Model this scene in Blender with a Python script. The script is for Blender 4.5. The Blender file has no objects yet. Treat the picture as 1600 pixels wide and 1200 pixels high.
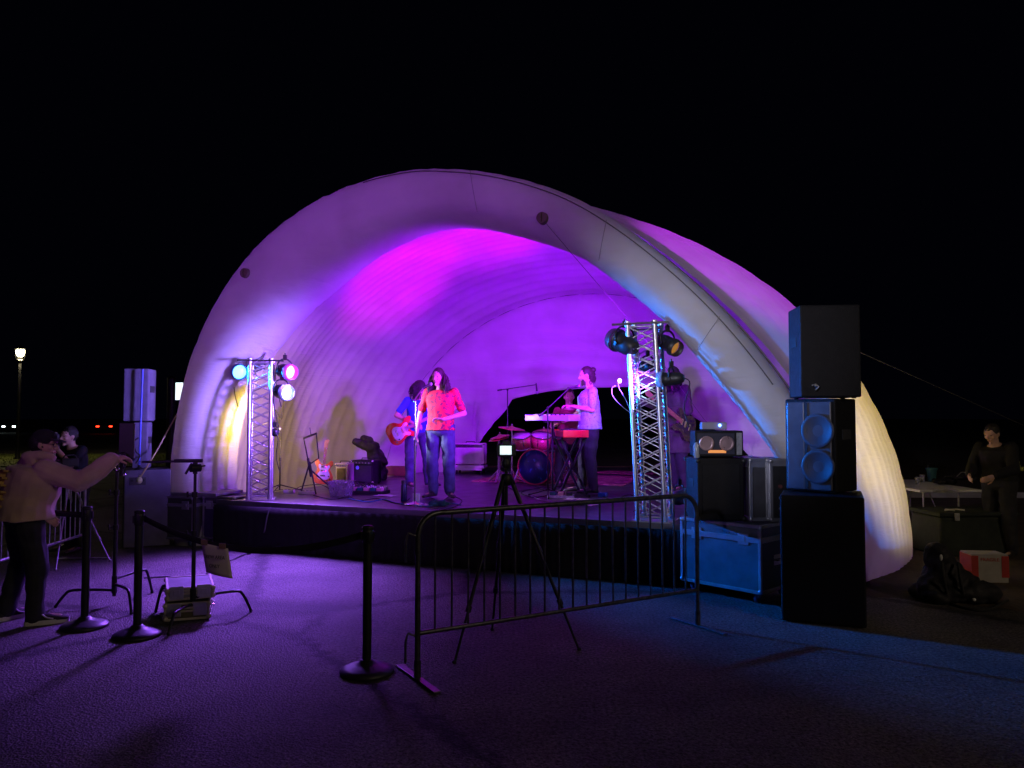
import bpy, bmesh, math, random
from mathutils import Vector, Matrix, Euler, noise

# ------------------------------------------------------------------ camera, sky, exposure
SC = bpy.context.scene
COL = SC.collection
F = 1200.0; CAMH = 1.72; PITCH = math.atan(52/1200.0)
cam = bpy.data.cameras.new('camera'); cam.sensor_width = 36; cam.lens = 27.0
cam.clip_start = 0.1; cam.clip_end = 1500
camo = bpy.data.objects.new('camera', cam); COL.objects.link(camo)
camo.location = (0, 0, CAMH); camo.rotation_euler = (math.pi/2+PITCH, 0, 0)
SC.camera = camo
w = bpy.data.worlds.new('World'); SC.world = w; w.use_nodes = True
bg = w.node_tree.nodes['Background']; bg.inputs[0].default_value = (0.25, 0.3, 1.0, 1); bg.inputs[1].default_value = 0.0012
SC.view_settings.view_transform = 'Standard'; SC.view_settings.look = 'None'
SC.view_settings.exposure = 0.0; SC.view_settings.gamma = 1
SC.cycles.use_denoising = True
SC.cycles.max_bounces = 8; SC.cycles.diffuse_bounces = 4; SC.cycles.glossy_bounces = 3
SC.cycles.sample_clamp_indirect = 3.0
SC.cycles.caustics_reflective = False; SC.cycles.caustics_refractive = False
R = math.radians
rnd = random.Random(7)

def ray(px, py):
    a = (px-800)/F; b = -(py-600)/F
    return Vector((a, math.cos(PITCH)-b*math.sin(PITCH), math.sin(PITCH)+b*math.cos(PITCH)))
def G(px, py, z=0.0):                    # the place on a level plane seen at this pixel
    d = ray(px, py); t = (z-CAMH)/d.z
    return Vector((d.x*t, d.y*t, z))
def A(px, py, Y):                        # the place at this distance seen at this pixel
    d = ray(px, py); t = Y/d.y
    return Vector((d.x*t, Y, CAMH+d.z*t))
SH = 0.63                                # stage height
U = Vector((math.cos(R(22.5)), -math.sin(R(22.5)), 0)); N = Vector((math.sin(R(22.5)), math.cos(R(22.5)), 0))
SROT = -R(22.5)
CU = -4.08; CN = 8.05
def L(x, D, z=0.0):                      # band-shell frame: x across from centre, D depth behind the mouth
    return U*(CU+x)+N*(CN+D)+Vector((0, 0, z))
def onplane(px, py, D):                  # (x, z) in the shell frame of a pixel, on the plane at depth D
    d = ray(px, py); t = (CN+D)/(d.x*N.x+d.y*N.y)
    p = Vector((d.x*t, d.y*t, CAMH+d.z*t))
    return p.x*U.x+p.y*U.y-CU, p.z

# ------------------------------------------------------------------ materials
MATS = {}
def mat(name, col, rough=0.5, metal=0.0, var=0.12, vs=8.0, bump=0.0, bs=40.0, emit=None, estr=0.0, coat=0.0, sheen=0.0, spec=0.5, col2=None, thr=None, trans=0.0):
    if name in MATS: return MATS[name]
    m = bpy.data.materials.new(name); m.use_nodes = True; nt = m.node_tree; nd = nt.nodes; lk = nt.links
    b = nd['Principled BSDF']
    b.inputs['Roughness'].default_value = rough; b.inputs['Metallic'].default_value = metal
    b.inputs['Coat Weight'].default_value = coat; b.inputs['Sheen Weight'].default_value = sheen
    b.inputs['Specular IOR Level'].default_value = spec
    if trans: b.inputs['Transmission Weight'].default_value = trans
    tc = nd.new('ShaderNodeTexCoord')
    nz = nd.new('ShaderNodeTexNoise'); nz.inputs['Scale'].default_value = vs; nz.inputs['Detail'].default_value = 5
    lk.new(tc.outputs['Object'], nz.inputs['Vector'])
    cr = nd.new('ShaderNodeValToRGB')
    c2 = col2 or tuple(min(1, c*(1+var)) for c in col)
    c1 = col if col2 else tuple(c*(1-var) for c in col)
    cr.color_ramp.elements[0].color = (*c1, 1); cr.color_ramp.elements[1].color = (*c2, 1)
    lo, hi = thr or (0.3, 0.7)
    cr.color_ramp.elements[0].position = lo; cr.color_ramp.elements[1].position = hi
    lk.new(nz.outputs['Fac'], cr.inputs[0]); lk.new(cr.outputs[0], b.inputs['Base Color'])
    rr = nd.new('ShaderNodeMapRange'); rr.inputs[3].default_value = max(0.02, rough-0.1); rr.inputs[4].default_value = min(1, rough+0.12)
    n2 = nd.new('ShaderNodeTexNoise'); n2.inputs['Scale'].default_value = vs*2.7; lk.new(tc.outputs['Object'], n2.inputs['Vector'])
    lk.new(n2.outputs['Fac'], rr.inputs[0]); lk.new(rr.outputs[0], b.inputs['Roughness'])
    if bump:
        n3 = nd.new('ShaderNodeTexNoise'); n3.inputs['Scale'].default_value = bs; n3.inputs['Detail'].default_value = 6
        lk.new(tc.outputs['Object'], n3.inputs['Vector'])
        bp = nd.new('ShaderNodeBump'); bp.inputs['Strength'].default_value = bump; bp.inputs['Distance'].default_value = 0.01
        lk.new(n3.outputs['Fac'], bp.inputs['Height']); lk.new(bp.outputs[0], b.inputs['Normal'])
    if emit:
        b.inputs['Emission Color'].default_value = (*emit, 1); b.inputs['Emission Strength'].default_value = estr
    MATS[name] = m; return m

BLK = mat('black_steel', (0.02, 0.02, 0.022), 0.4, 0.3)
BLKP = mat('black_plastic', (0.018, 0.018, 0.02), 0.45, bump=0.1, bs=200)
BLKR = mat('black_rubber', (0.02, 0.02, 0.02), 0.8)
CHR = mat('chrome', (0.75, 0.75, 0.78), 0.15, 1.0)
ALU = mat('aluminium', (0.7, 0.7, 0.72), 0.3, 1.0, vs=20)
GALV = mat('galvanised_steel', (0.42, 0.43, 0.45), 0.42, 0.85, var=0.25, vs=30)
WHITEP = mat('white_plastic', (0.72, 0.72, 0.7), 0.45)
CABMAT = mat('black_tolex', (0.007, 0.007, 0.008), 0.6, spec=.25, bump=0.4, bs=150)
LAMN = mat('dark_laminate', (0.07, 0.07, 0.08), 0.4, bump=0.08, bs=80, var=0.2)
LAMB = mat('blue_grey_laminate', (0.13, 0.12, 0.17), 0.75, spec=.2, bump=0.08, bs=80, var=0.15)

# ------------------------------------------------------------------ mesh builder
class MB:
    def __init__(s): s.v = []; s.f = []; s.sm = []
    def add(s, vs, fs, smooth=False):
        o = len(s.v); s.v += [tuple(v) for v in vs]; s.f += [tuple(i+o for i in f) for f in fs]; s.sm += [smooth]*len(fs); return s
    def box(s, c, size, rot=None, bev=0.0):
        hx, hy, hz = [a/2 for a in size]; c = Vector(c)
        M = Euler(rot).to_matrix() if rot else Matrix.Identity(3)
        if bev <= 0:
            vs = [c+M@Vector((x*hx, y*hy, z*hz)) for x in (-1, 1) for y in (-1, 1) for z in (-1, 1)]
            fs = [(0, 1, 3, 2), (4, 6, 7, 5), (0, 4, 5, 1), (2, 3, 7, 6), (0, 2, 6, 4), (1, 5, 7, 3)]
            return s.add(vs, fs)
        b = min(bev, hx*.95, hy*.95, hz*.95)
        bm = bmesh.new(); bmesh.ops.create_cube(bm, size=1)
        for v in bm.verts: v.co = Vector((v.co.x*2*hx, v.co.y*2*hy, v.co.z*2*hz))
        bmesh.ops.bevel(bm, geom=bm.edges[:], offset=b, segments=2, affect='EDGES', profile=0.5)
        vs = [c+M@v.co for v in bm.verts]; fs = [[v.index for v in f.verts] for f in bm.faces]
        bm.free(); return s.add(vs, fs)
    def bar(s, p0, p1, wx, wy, up=(0, 0, 1)):           # rectangular bar
        p0 = Vector(p0); p1 = Vector(p1); d = (p1-p0).normalized(); a = d.cross(Vector(up))
        if a.length < 1e-4: a = d.cross(Vector((1, 0, 0)))
        a.normalize(); b = a.cross(d)
        vs = [p+a*(i*wx/2)+b*(j*wy/2) for p in (p0, p1) for i, j in ((-1, -1), (1, -1), (1, 1), (-1, 1))]
        return s.add(vs, [(0, 1, 2, 3), (7, 6, 5, 4), (0, 4, 5, 1), (1, 5, 6, 2), (2, 6, 7, 3), (3, 7, 4, 0)])
    def cyl(s, p0, p1, r0, r1=None, seg=12, caps=True, ell=None):
        r1 = r0 if r1 is None else r1
        p0 = Vector(p0); p1 = Vector(p1); d = (p1-p0).normalized()
        a = d.cross(Vector((0, 0, 1)))
        if a.length < 1e-3: a = d.cross(Vector((0, 1, 0)))
        a.normalize(); b = d.cross(a)
        vs = []
        for p, r in ((p0, r0), (p1, r1)):
            for i in range(seg):
                t = 2*math.pi*i/seg; vs.append(p+a*(math.cos(t)*r)+b*(math.sin(t)*r))
        fs = [(i, (i+1) % seg, seg+(i+1) % seg, seg+i) for i in range(seg)]
        s.add(vs, fs, True)
        if caps: s.add(vs[:seg], [tuple(range(seg))[::-1]]); s.add(vs[seg:], [tuple(range(seg))])
        return s
    def tube(s, pts, r, seg=8, caps=True):
        pts = [Vector(p) for p in pts]; n = len(pts)
        rs = r if isinstance(r, (list, tuple)) else [r]*n
        a = None; vs = []
        for i, p in enumerate(pts):
            d = (pts[min(i+1, n-1)]-pts[max(i-1, 0)])
            if d.length < 1e-9: d = Vector((0, 0, 1))
            d.normalize()
            if a is None:
                a = d.cross(Vector((0, 0, 1)))
                if a.length < 1e-2: a = d.cross(Vector((0, 1, 0)))
            else: a = a-d*a.dot(d)
            a.normalize(); b = d.cross(a)
            for k in range(seg):
                t = 2*math.pi*k/seg; vs.append(p+(a*math.cos(t)+b*math.sin(t))*rs[i])
        fs = [(i*seg+k, i*seg+(k+1) % seg, (i+1)*seg+(k+1) % seg, (i+1)*seg+k) for i in range(n-1) for k in range(seg)]
        s.add(vs, fs, True)
        if caps:
            s.add(vs[:seg], [tuple(range(seg))[::-1]]); s.add(vs[-seg:], [tuple(range(seg))])
        return s
    def loft(s, rings, caps=True, smooth=True):
        m = len(rings[0]); vs = [p for r in rings for p in r]
        fs = [(i*m+k, i*m+(k+1) % m, (i+1)*m+(k+1) % m, (i+1)*m+k) for i in range(len(rings)-1) for k in range(m)]
        s.add(vs, fs, smooth)
        if caps: s.add(rings[0], [tuple(range(m))[::-1]], smooth); s.add(rings[-1], [tuple(range(m))], smooth)
        return s
    def lathe(s, prof, c=(0, 0, 0), axis=(0, 0, 1), seg=24, smooth=True, caps=True):
        c = Vector(c); d = Vector(axis).normalized(); a = d.cross(Vector((0, 0, 1)))
        if a.length < 1e-3: a = Vector((1, 0, 0))
        a.normalize(); b = d.cross(a)
        rings = [[c+d*z+(a*math.cos(2*math.pi*k/seg)+b*math.sin(2*math.pi*k/seg))*max(r, 1e-4) for k in range(seg)] for r, z in prof]
        return s.loft(rings, caps, smooth)
    def ball(s, c, r, seg=12, rings=8, M=None):
        c = Vector(c); r = Vector(r) if isinstance(r, (tuple, list, Vector)) else Vector((r, r, r))
        rg = []
        for i in range(rings+1):
            ph = math.pi*i/rings; sr = max(math.sin(ph), 0.02)
            ring = []
            for k in range(seg):
                t = 2*math.pi*k/seg
                p = Vector((r.x*sr*math.cos(t), r.y*sr*math.sin(t), -r.z*math.cos(ph)))
                if M: p = M@p
                ring.append(c+p)
            rg.append(ring)
        return s.loft(rg)
    def caps(s, p0, p1, r0, r1=None, seg=12):            # round cone between joints, closed
        r1 = r0 if r1 is None else r1
        p0 = Vector(p0); p1 = Vector(p1); d = p1-p0
        if d.length < 1e-6: return s.ball(p0, r0)
        d.normalize(); pr = []
        for k in range(5):
            a = math.pi/2*k/4; pr.append((p0-d*(r0*math.cos(a)), r0*math.sin(a)))
        for k in range(5):
            a = math.pi/2*k/4; pr.append((p1+d*(r1*math.sin(a)), r1*math.cos(a)))
        a = d.cross(Vector((0, 0, 1)))
        if a.length < 1e-2: a = d.cross(Vector((0, 1, 0)))
        a.normalize(); b = d.cross(a)
        rings = [[p+(a*math.cos(2*math.pi*k/seg)+b*math.sin(2*math.pi*k/seg))*max(r, r0*.05) for k in range(seg)] for p, r in pr]
        return s.loft(rings)
    def prism(s, poly, z0, z1, M=None):                   # poly in xy extruded in z, then M
        M = M or Matrix.Identity(4); n = len(poly)
        vs = [M@Vector((x, y, z)) for z in (z0, z1) for x, y in poly]
        s.add(vs, [(i, (i+1) % n, n+(i+1) % n, n+i) for i in range(n)])
        s.add(vs, [tuple(range(n))[::-1], tuple(range(n, 2*n))]); return s
    def build(s, name, m, parent=None, bevel=0.0):
        me = bpy.data.meshes.new(name); me.from_pydata(s.v, [], s.f); me.validate()
        if len(s.sm) == len(me.polygons): me.polygons.foreach_set('use_smooth', s.sm)
        bm = bmesh.new(); bm.from_mesh(me); bmesh.ops.recalc_face_normals(bm, faces=bm.faces); bm.to_mesh(me); bm.free()
        if m: me.materials.append(m)
        o = bpy.data.objects.new(name, me); COL.objects.link(o)
        if parent: o.parent = parent
        if bevel:
            b = o.modifiers.new('b', 'BEVEL'); b.width = bevel; b.segments = 2; b.limit_method = 'ANGLE'
        return o

def tag(o, label, cat, group=None, kind=None):
    if label: o['label'] = label
    if cat: o['category'] = cat
    if group: o['group'] = group
    if kind: o['kind'] = kind
    return o
def thing(name, label, cat, loc=(0, 0, 0), rotz=0.0, group=None):
    o = bpy.data.objects.new(name, None); COL.objects.link(o)
    o.empty_display_size = 0.1; o.location = loc; o.rotation_euler = (0, 0, rotz)
    return tag(o, label, cat, group)
def kids(o): return [c for c in bpy.data.objects if c.parent == o]
def copy_tree(o, parent=None):
    c = o.copy(); COL.objects.link(c)
    if parent: c.parent = parent
    for ch in kids(o):
        if ch is not c: copy_tree(ch, c)
    return c
def structure(o, label=None):
    o['kind'] = 'structure'
    if label: o['label'] = label
    return o
def catmull(pts, n):
    pts = [Vector(p) for p in pts]; out = []
    for i in range(len(pts)-1):
        p0 = pts[max(i-1, 0)]; p1 = pts[i]; p2 = pts[i+1]; p3 = pts[min(i+2, len(pts)-1)]
        for k in range(n):
            t = k/n
            out.append(0.5*((2*p1)+(p2-p0)*t+(2*p0-5*p1+4*p2-p3)*t*t+(3*p1-p0-3*p2+p3)*t**3))
    out.append(pts[-1]); return out
def resample(pts, n):
    ds = [0]
    for a, b in zip(pts, pts[1:]): ds.append(ds[-1]+(b-a).length)
    out = []; j = 0
    for i in range(n+1):
        t = ds[-1]*i/n
        while j < len(ds)-2 and ds[j+1] < t: j += 1
        f = (t-ds[j])/max(ds[j+1]-ds[j], 1e-9); out.append(pts[j].lerp(pts[j+1], min(max(f, 0), 1)))
    return out
def text_mesh(name, body, size, m, parent, loc, rot, ext=0.001, align='CENTER', sx=1.0):
    c = bpy.data.curves.new(name, 'FONT'); c.body = body; c.size = size; c.extrude = ext; c.align_x = align; c.align_y = 'CENTER'
    t = bpy.data.objects.new('tmp', c); COL.objects.link(t)
    bpy.context.view_layer.update()
    me = bpy.data.meshes.new_from_object(t.evaluated_get(bpy.context.evaluated_depsgraph_get()))
    bpy.data.objects.remove(t)
    me.materials.clear(); me.materials.append(m)
    o = bpy.data.objects.new(name, me); COL.objects.link(o); o.parent = parent; o.location = loc; o.rotation_euler = rot; o.scale = (sx, 1, 1)
    return o
def spot(parent, loc, target, col, watts, ang=40, blend=0.4, size=0.06, name='lamp'):
    l = bpy.data.lights.new(name, 'SPOT'); l.energy = watts; l.color = col; l.spot_size = R(ang); l.spot_blend = blend; l.shadow_soft_size = size
    o = bpy.data.objects.new(name, l); COL.objects.link(o); o.parent = parent; o.location = loc
    d = Vector(target)-Vector(loc); o.rotation_euler = d.to_track_quat('-Z', 'Y').to_euler(); return o
# ------------------------------------------------------------------ ground
def ground_mat():
    m = bpy.data.materials.new('asphalt'); m.use_nodes = True; nt = m.node_tree; nd = nt.nodes; lk = nt.links
    b = nd['Principled BSDF']; b.inputs['Roughness'].default_value = 0.75; b.inputs['Specular IOR Level'].default_value = 0.35
    tc = nd.new('ShaderNodeTexCoord')
    def nz(s, d=6, r=0.6):
        n = nd.new('ShaderNodeTexNoise'); n.inputs['Scale'].default_value = s; n.inputs['Detail'].default_value = d; n.inputs['Roughness'].default_value = r
        lk.new(tc.outputs['Object'], n.inputs['Vector']); return n
    big = nz(0.5, 8, 0.7); fine = nz(42, 4, 0.8); mid = nz(9, 5)
    vor = nd.new('ShaderNodeTexVoronoi'); vor.inputs['Scale'].default_value = 75; lk.new(tc.outputs['Object'], vor.inputs['Vector'])
    cr = nd.new('ShaderNodeValToRGB'); cr.color_ramp.elements[0].position = 0.36; cr.color_ramp.elements[1].position = 0.68
    cr.color_ramp.elements[0].color = (0.02, 0.02, 0.02, 1); cr.color_ramp.elements[1].color = (0.42, 0.4, 0.38, 1)
    lk.new(fine.outputs['Fac'], cr.inputs[0])
    cr2 = nd.new('ShaderNodeValToRGB'); cr2.color_ramp.elements[0].position = 0.35; cr2.color_ramp.elements[1].position = 0.65
    cr2.color_ramp.elements[0].color = (0.25, 0.25, 0.25, 1); cr2.color_ramp.elements[1].color = (0.8, 0.77, 0.74, 1)
    lk.new(big.outputs['Fac'], cr2.inputs[0])
    mx = nd.new('ShaderNodeMix'); mx.data_type = 'RGBA'; mx.blend_type = 'MULTIPLY'; mx.inputs[0].default_value = 1
    lk.new(cr.outputs[0], mx.inputs[6]); lk.new(cr2.outputs[0], mx.inputs[7])
    # a long sealed crack
    wv = nd.new('ShaderNodeTexVoronoi'); wv.feature = 'DISTANCE_TO_EDGE'; wv.inputs['Scale'].default_value = 0.22
    mp = nd.new('ShaderNodeMapping'); va = nd.new('ShaderNodeVectorMath'); va.operation = 'MULTIPLY_ADD'
    lk.new(mid.outputs['Color'], va.inputs[0]); va.inputs[1].default_value = (0.35, 0.35, 0); lk.new(tc.outputs['Object'], va.inputs[2])
    lk.new(va.outputs[0], wv.inputs['Vector'])
    cr3 = nd.new('ShaderNodeValToRGB'); cr3.color_ramp.elements[0].position = 0.0; cr3.color_ramp.elements[1].position = 0.02
    cr3.color_ramp.elements[0].color = (0.15, 0.15, 0.15, 1); cr3.color_ramp.elements[1].color = (1, 1, 1, 1)
    lk.new(wv.outputs['Distance'], cr3.inputs[0])
    mx2 = nd.new('ShaderNodeMix'); mx2.data_type = 'RGBA'; mx2.blend_type = 'MULTIPLY'; mx2.inputs[0].default_value = 1
    lk.new(mx.outputs[2], mx2.inputs[6]); lk.new(cr3.outputs[0], mx2.inputs[7]); lk.new(mx2.outputs[2], b.inputs['Base Color'])
    ad = nd.new('ShaderNodeMath'); ad.operation = 'ADD'; lk.new(fine.outputs['Fac'], ad.inputs[0]); lk.new(vor.outputs['Distance'], ad.inputs[1])
    bp = nd.new('ShaderNodeBump'); bp.inputs['Strength'].default_value = 0.9; bp.inputs['Distance'].default_value = 0.012
    lk.new(ad.outputs[0], bp.inputs['Height']); lk.new(bp.outputs[0], b.inputs['Normal'])
    return m
g = MB()
nx, ny = 60, 60
gx = [-400+800*i/nx for i in range(nx+1)]; gy = [-60+860*i/ny for i in range(ny+1)]
g.add([(x, y, 0) for y in gy for x in gx], [(j*(nx+1)+i, j*(nx+1)+i+1, (j+1)*(nx+1)+i+1, (j+1)*(nx+1)+i) for j in range(ny) for i in range(nx)])
structure(g.build('ground', ground_mat()), 'dark coarse asphalt of the lot under the stage lights')
# trodden dirt to the right, behind the loudspeakers
dirt = mat('dirt', (0.07, 0.048, 0.028), 0.95, var=0.4, vs=3, bump=1.0, bs=25)
d = MB(); pts = []
edge = catmull([(3.3, 7.6, 0), (4.2, 7.05, 0), (6, 6.35, 0), (9, 5.2, 0), (14, 3.2, 0)], 8)
far = [Vector((4.9, 40, 0)), Vector((40, 40, 0)), Vector((40, 0, 0))]
P = [(e.x+0.05*math.sin(i*2.3), e.y+0.06*math.sin(i*1.7), 0.004) for i, e in enumerate(edge)]
P = [(4.4, 40, 0.004)]+P+[(40, 0, 0.004), (40, 40, 0.004)]
d.add(P, [tuple(range(len(P)))]); structure(d.build('dirt_ground', dirt), 'bare brown dirt right of the speaker stack')
gr = mat('grass', (0.09, 0.11, 0.02), 0.9, var=0.5, vs=1.5, bump=1.0, bs=8)
d = MB()
d.box((-14, 31, 0.02), (44, 9, 0.04)); verge = structure(d.build('grass_verge', gr), 'strip of short grass beyond the lot at left')
gb = MB(); r2 = random.Random(3)
for i in range(9000):
    x = r2.uniform(-34, -9); y = r2.uniform(26.6, 35); h = r2.uniform(.03, .08); a = r2.uniform(0, 3.14); c_, s_ = math.cos(a)*.012, math.sin(a)*.012
    lx, ly = r2.uniform(-.04, .04), r2.uniform(-.04, .04)
    gb.add([(x-c_, y-s_, .04), (x+c_, y+s_, .04), (x+lx, y+ly, .04+h)], [(0, 1, 2)])
tag(gb.build('grass_blades', gr), 'rough blades of grass along the far verge', 'grass', kind='stuff')
road = mat('road_asphalt', (0.06, 0.06, 0.06), 0.7, var=0.2, vs=2)
d = MB(); d.box((0, 90, 0.002), (300, 9, 0.012)); structure(d.build('road', road), 'distant dark road behind the lot')
d = MB()
for yy in (94.2,): d.box((-60, yy, 0.012), (120, 0.25, 0.008))
structure(d.build('road_marking', mat('road_paint', (0.8, 0.8, 0.75), 0.6)), 'pale painted line along the distant road')

# ------------------------------------------------------------------ inflatable band shell
def fabric_mat(name, tr=0.22, seams=True):
    m = bpy.data.materials.new(name); m.use_nodes = True; nt = m.node_tree; nd = nt.nodes; lk = nt.links
    for n in list(nd):
        if n.type == 'BSDF_PRINCIPLED': nd.remove(n)
    out = [n for n in nd if n.type == 'OUTPUT_MATERIAL'][0]
    pb = nd.new('ShaderNodeBsdfPrincipled'); pb.inputs['Roughness'].default_value = 0.6; pb.inputs['Specular IOR Level'].default_value = 0.25
    tl = nd.new('ShaderNodeBsdfTranslucent'); mx = nd.new('ShaderNodeMixShader'); mx.inputs[0].default_value = tr
    tc = nd.new('ShaderNodeTexCoord'); n1 = nd.new('ShaderNodeTexNoise'); n1.inputs['Scale'].default_value = 1.3; n1.inputs['Detail'].default_value = 5
    lk.new(tc.outputs['Object'], n1.inputs['Vector'])
    cr = nd.new('ShaderNodeValToRGB'); cr.color_ramp.elements[0].color = (0.66, 0.65, 0.62, 1); cr.color_ramp.elements[1].color = (0.8, 0.79, 0.77, 1)
    cr.color_ramp.elements[0].position = .3; cr.color_ramp.elements[1].position = .6
    lk.new(n1.outputs['Fac'], cr.inputs[0]); lk.new(cr.outputs[0], pb.inputs['Base Color']); lk.new(cr.outputs[0], tl.inputs['Color'])
    n2 = nd.new('ShaderNodeTexNoise'); n2.inputs['Scale'].default_value = 4; n2.inputs['Detail'].default_value = 7; n2.inputs['Distortion'].default_value = 0.6
    mp = nd.new('ShaderNodeMapping'); mp.inputs['Scale'].default_value = (0.5, 0.5, 2.4)
    lk.new(tc.outputs['Object'], mp.inputs['Vector']); lk.new(mp.outputs[0], n2.inputs['Vector'])
    bp = nd.new('ShaderNodeBump'); bp.inputs['Strength'].default_value = 0.6; bp.inputs['Distance'].default_value = 0.035
    lk.new(n2.outputs['Fac'], bp.inputs['Height']); lk.new(bp.outputs[0], pb.inputs['Normal'])
    lk.new(pb.outputs[0], mx.inputs[1]); lk.new(tl.outputs[0], mx.inputs[2]); lk.new(mx.outputs[0], out.inputs['Surface'])
    return m
FAB = fabric_mat('white_shell_fabric', 0.5)
FABT = fabric_mat('white_arch_fabric', 0.4)
FABC = fabric_mat('white_curtain_fabric', 0.5)
NT = 150
def ellp(a, h, p=2.0, xc=0.0):
    pts = []
    for i in range(121):
        t = math.pi*i/120; c, s = math.cos(t), math.sin(t)
        pts.append(Vector((xc-a*math.copysign(abs(c)**(2/p), c), h*abs(s)**(2/p), 0)))
    return resample(pts, NT)
outer0 = resample(catmull([(-4.28, 0, 0), (-4.36, .55, 0), (-4.36, 1.1, 0), (-4.24, 1.91, 0), (-4.0, 2.7, 0), (-3.55, 3.46, 0), (-2.9, 4.1, 0), (-2.08, 4.53, 0), (-1.3, 4.72, 0), (-.58, 4.77, 0),
    (-.06, 4.71, 0), (.43, 4.61, 0), (.98, 4.43, 0), (1.55, 4.15, 0), (2.2, 3.68, 0), (2.9, 3.02, 0), (3.4, 2.42, 0), (3.82, 1.75, 0), (4.1, 1.0, 0), (4.2, .4, 0), (4.2, 0, 0)], 8), NT)
inner0 = resample(catmull([(-3.66, 0, 0), (-3.78, .7, 0), (-3.74, 1.4, 0), (-3.45, 2.15, 0), (-2.75, 2.9, 0), (-1.95, 3.47, 0), (-1.4, 3.8, 0), (-.77, 4.03, 0), (-.2, 4.08, 0), (.43, 3.96, 0), (1.36, 3.61, 0),
    (1.93, 3.2, 0), (2.49, 2.7, 0), (2.9, 2.2, 0), (3.27, 1.73, 0), (3.52, 1.37, 0), (3.7, 1.0, 0), (3.8, .4, 0), (3.8, 0, 0)], 8), NT)
def sections(keys):                       # interpolate profiles over depth
    Ds = [k[0] for k in keys]
    def f(D, i):
        j = 0
        while j < len(Ds)-2 and D > Ds[j+1]: j += 1
        p0 = keys[max(j-1, 0)][1][i]; p1 = keys[j][1][i]; p2 = keys[j+1][1][i]; p3 = keys[min(j+2, len(keys)-1)][1][i]
        t = (D-Ds[j])/(Ds[j+1]-Ds[j])
        return 0.5*((2*p1)+(p2-p0)*t+(2*p0-5*p1+4*p2-p3)*t*t+(3*p1-p0-3*p2+p3)*t**3)
    return f
outer8 = [Vector((p.x*1.03, p.y*.995, 0)) for p in outer0]
CA, CH, CD = 4.05, 3.9, 4.95              # where the rear cap begins: half width, height, depth
fo = sections([(.62, outer8), (1.7, ellp(4.76, 4.58, 2.04)), (3.0, ellp(4.99, 4.48, 2.1)), (4.0, ellp(4.68, 4.25, 2.05)), (CD, ellp(CA, CH))])
def capD(x, z): return CD+1.15*max(0.0, 1-(x/CA)**2-(z/CH)**2)**.62
def normal_at(base, i):
    t = (base[min(i+1, NT)]-base[max(i-1, 0)]).normalized(); return Vector((-t.y, t.x, 0))
def tube_ring():                          # the thick inflated front arch
    mb = MB(); m = 36; rings = []
    for i in range(NT+1):
        o = outer0[i]; q = inner0[i]; c = o.lerp(q, .5); h = (o-q)*.5; r = []
        seam = .985 if i % 15 == 0 else 1.0
        for k in range(m):
            a = 2*math.pi*k/m; cx = math.copysign(abs(math.cos(a))**(2/2.7), math.cos(a)); cy = math.copysign(abs(math.sin(a))**(2/2.7), math.sin(a))
            p = c+h*(cx*seam+.03*noise.noise((i*.9, k*.35, 1))*(1 if abs(cx) > .75 else .35)); r.append(L(p.x, .33+.5*cy*seam, max(p.y, 0)))
        rings.append(r)
    return mb.loft(rings)
def skin():                               # the ribbed single skin behind it
    mb = MB(); rows = []; nr = 22; sub = 6; wd = (CD-.62)/nr
    for k in range(nr*sub+1):
        D = .62+k*wd/sub; ph = (k % sub)/sub; base = [fo(D, i) for i in range(NT+1)]; r = []
        sc = .5 if k < sub*2 else 1
        for i in range(NT+1):
            q = base[i]+normal_at(base, i)*(  .012*sc*math.sin(math.pi*ph)**.8+.009*sc*abs(math.sin(math.pi*i/5)))
            r.append(L(q.x, D, max(q.y, 0)))
        rows.append(r)
    m = NT+1
    return mb.add([p for r in rows for p in r], [(j*m+i, j*m+i+1, (j+1)*m+i+1, (j+1)*m+i) for j in range(len(rows)-1) for i in range(NT)], True)
SHELL = thing('band_shell', 'large white inflatable band shell glowing purple over the stage', 'stage canopy', L(0, 0, 0), SROT)
def rel(parent, o):                       # keep world placement while parenting to a located empty
    o.parent = parent
    o.matrix_parent_inverse = (Matrix.Translation(parent.location) @ parent.rotation_euler.to_matrix().to_4x4()).inverted()
    return o
rel(SHELL, tube_ring().build('front_arch', FABT))
rel(SHELL, skin().build('shell_skin', FAB))
pip = MB(); pip.tube([L(outer0[i].x*1.004, .62, max(outer0[i].y*.998, 0)) for i in range(NT+1)], .014, 6)
rel(SHELL, pip.build('seam_cord', mat('seam_cord', (.12, .11, .1), .8)))  # dark cord draws the shadow line where the skin meets the arch
for i_ in (82, 101, 118):
    ps = MB(); ps.tube([L(q.x, -.155-.018*math.sin(math.pi*f), max(q.y, 0)) for f in (.12, .25, .4, .55, .7, .85) for q in [outer0[i_].lerp(inner0[i_], f)]], .003, 5)
    rel(SHELL, ps.build('panel_seam', mat('seam_thread', (.3, .28, .28), .8)))
zp = MB(); zp.tube([L(p.x, -.115, p.y) for p in [outer0[i].lerp(inner0[i], .16) for i in range(66, 128)]], .006, 5)
rel(SHELL, zp.build('crease_line', MATS['seam_cord']))  # dark line stands in for the shadow along the arch crease
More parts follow.
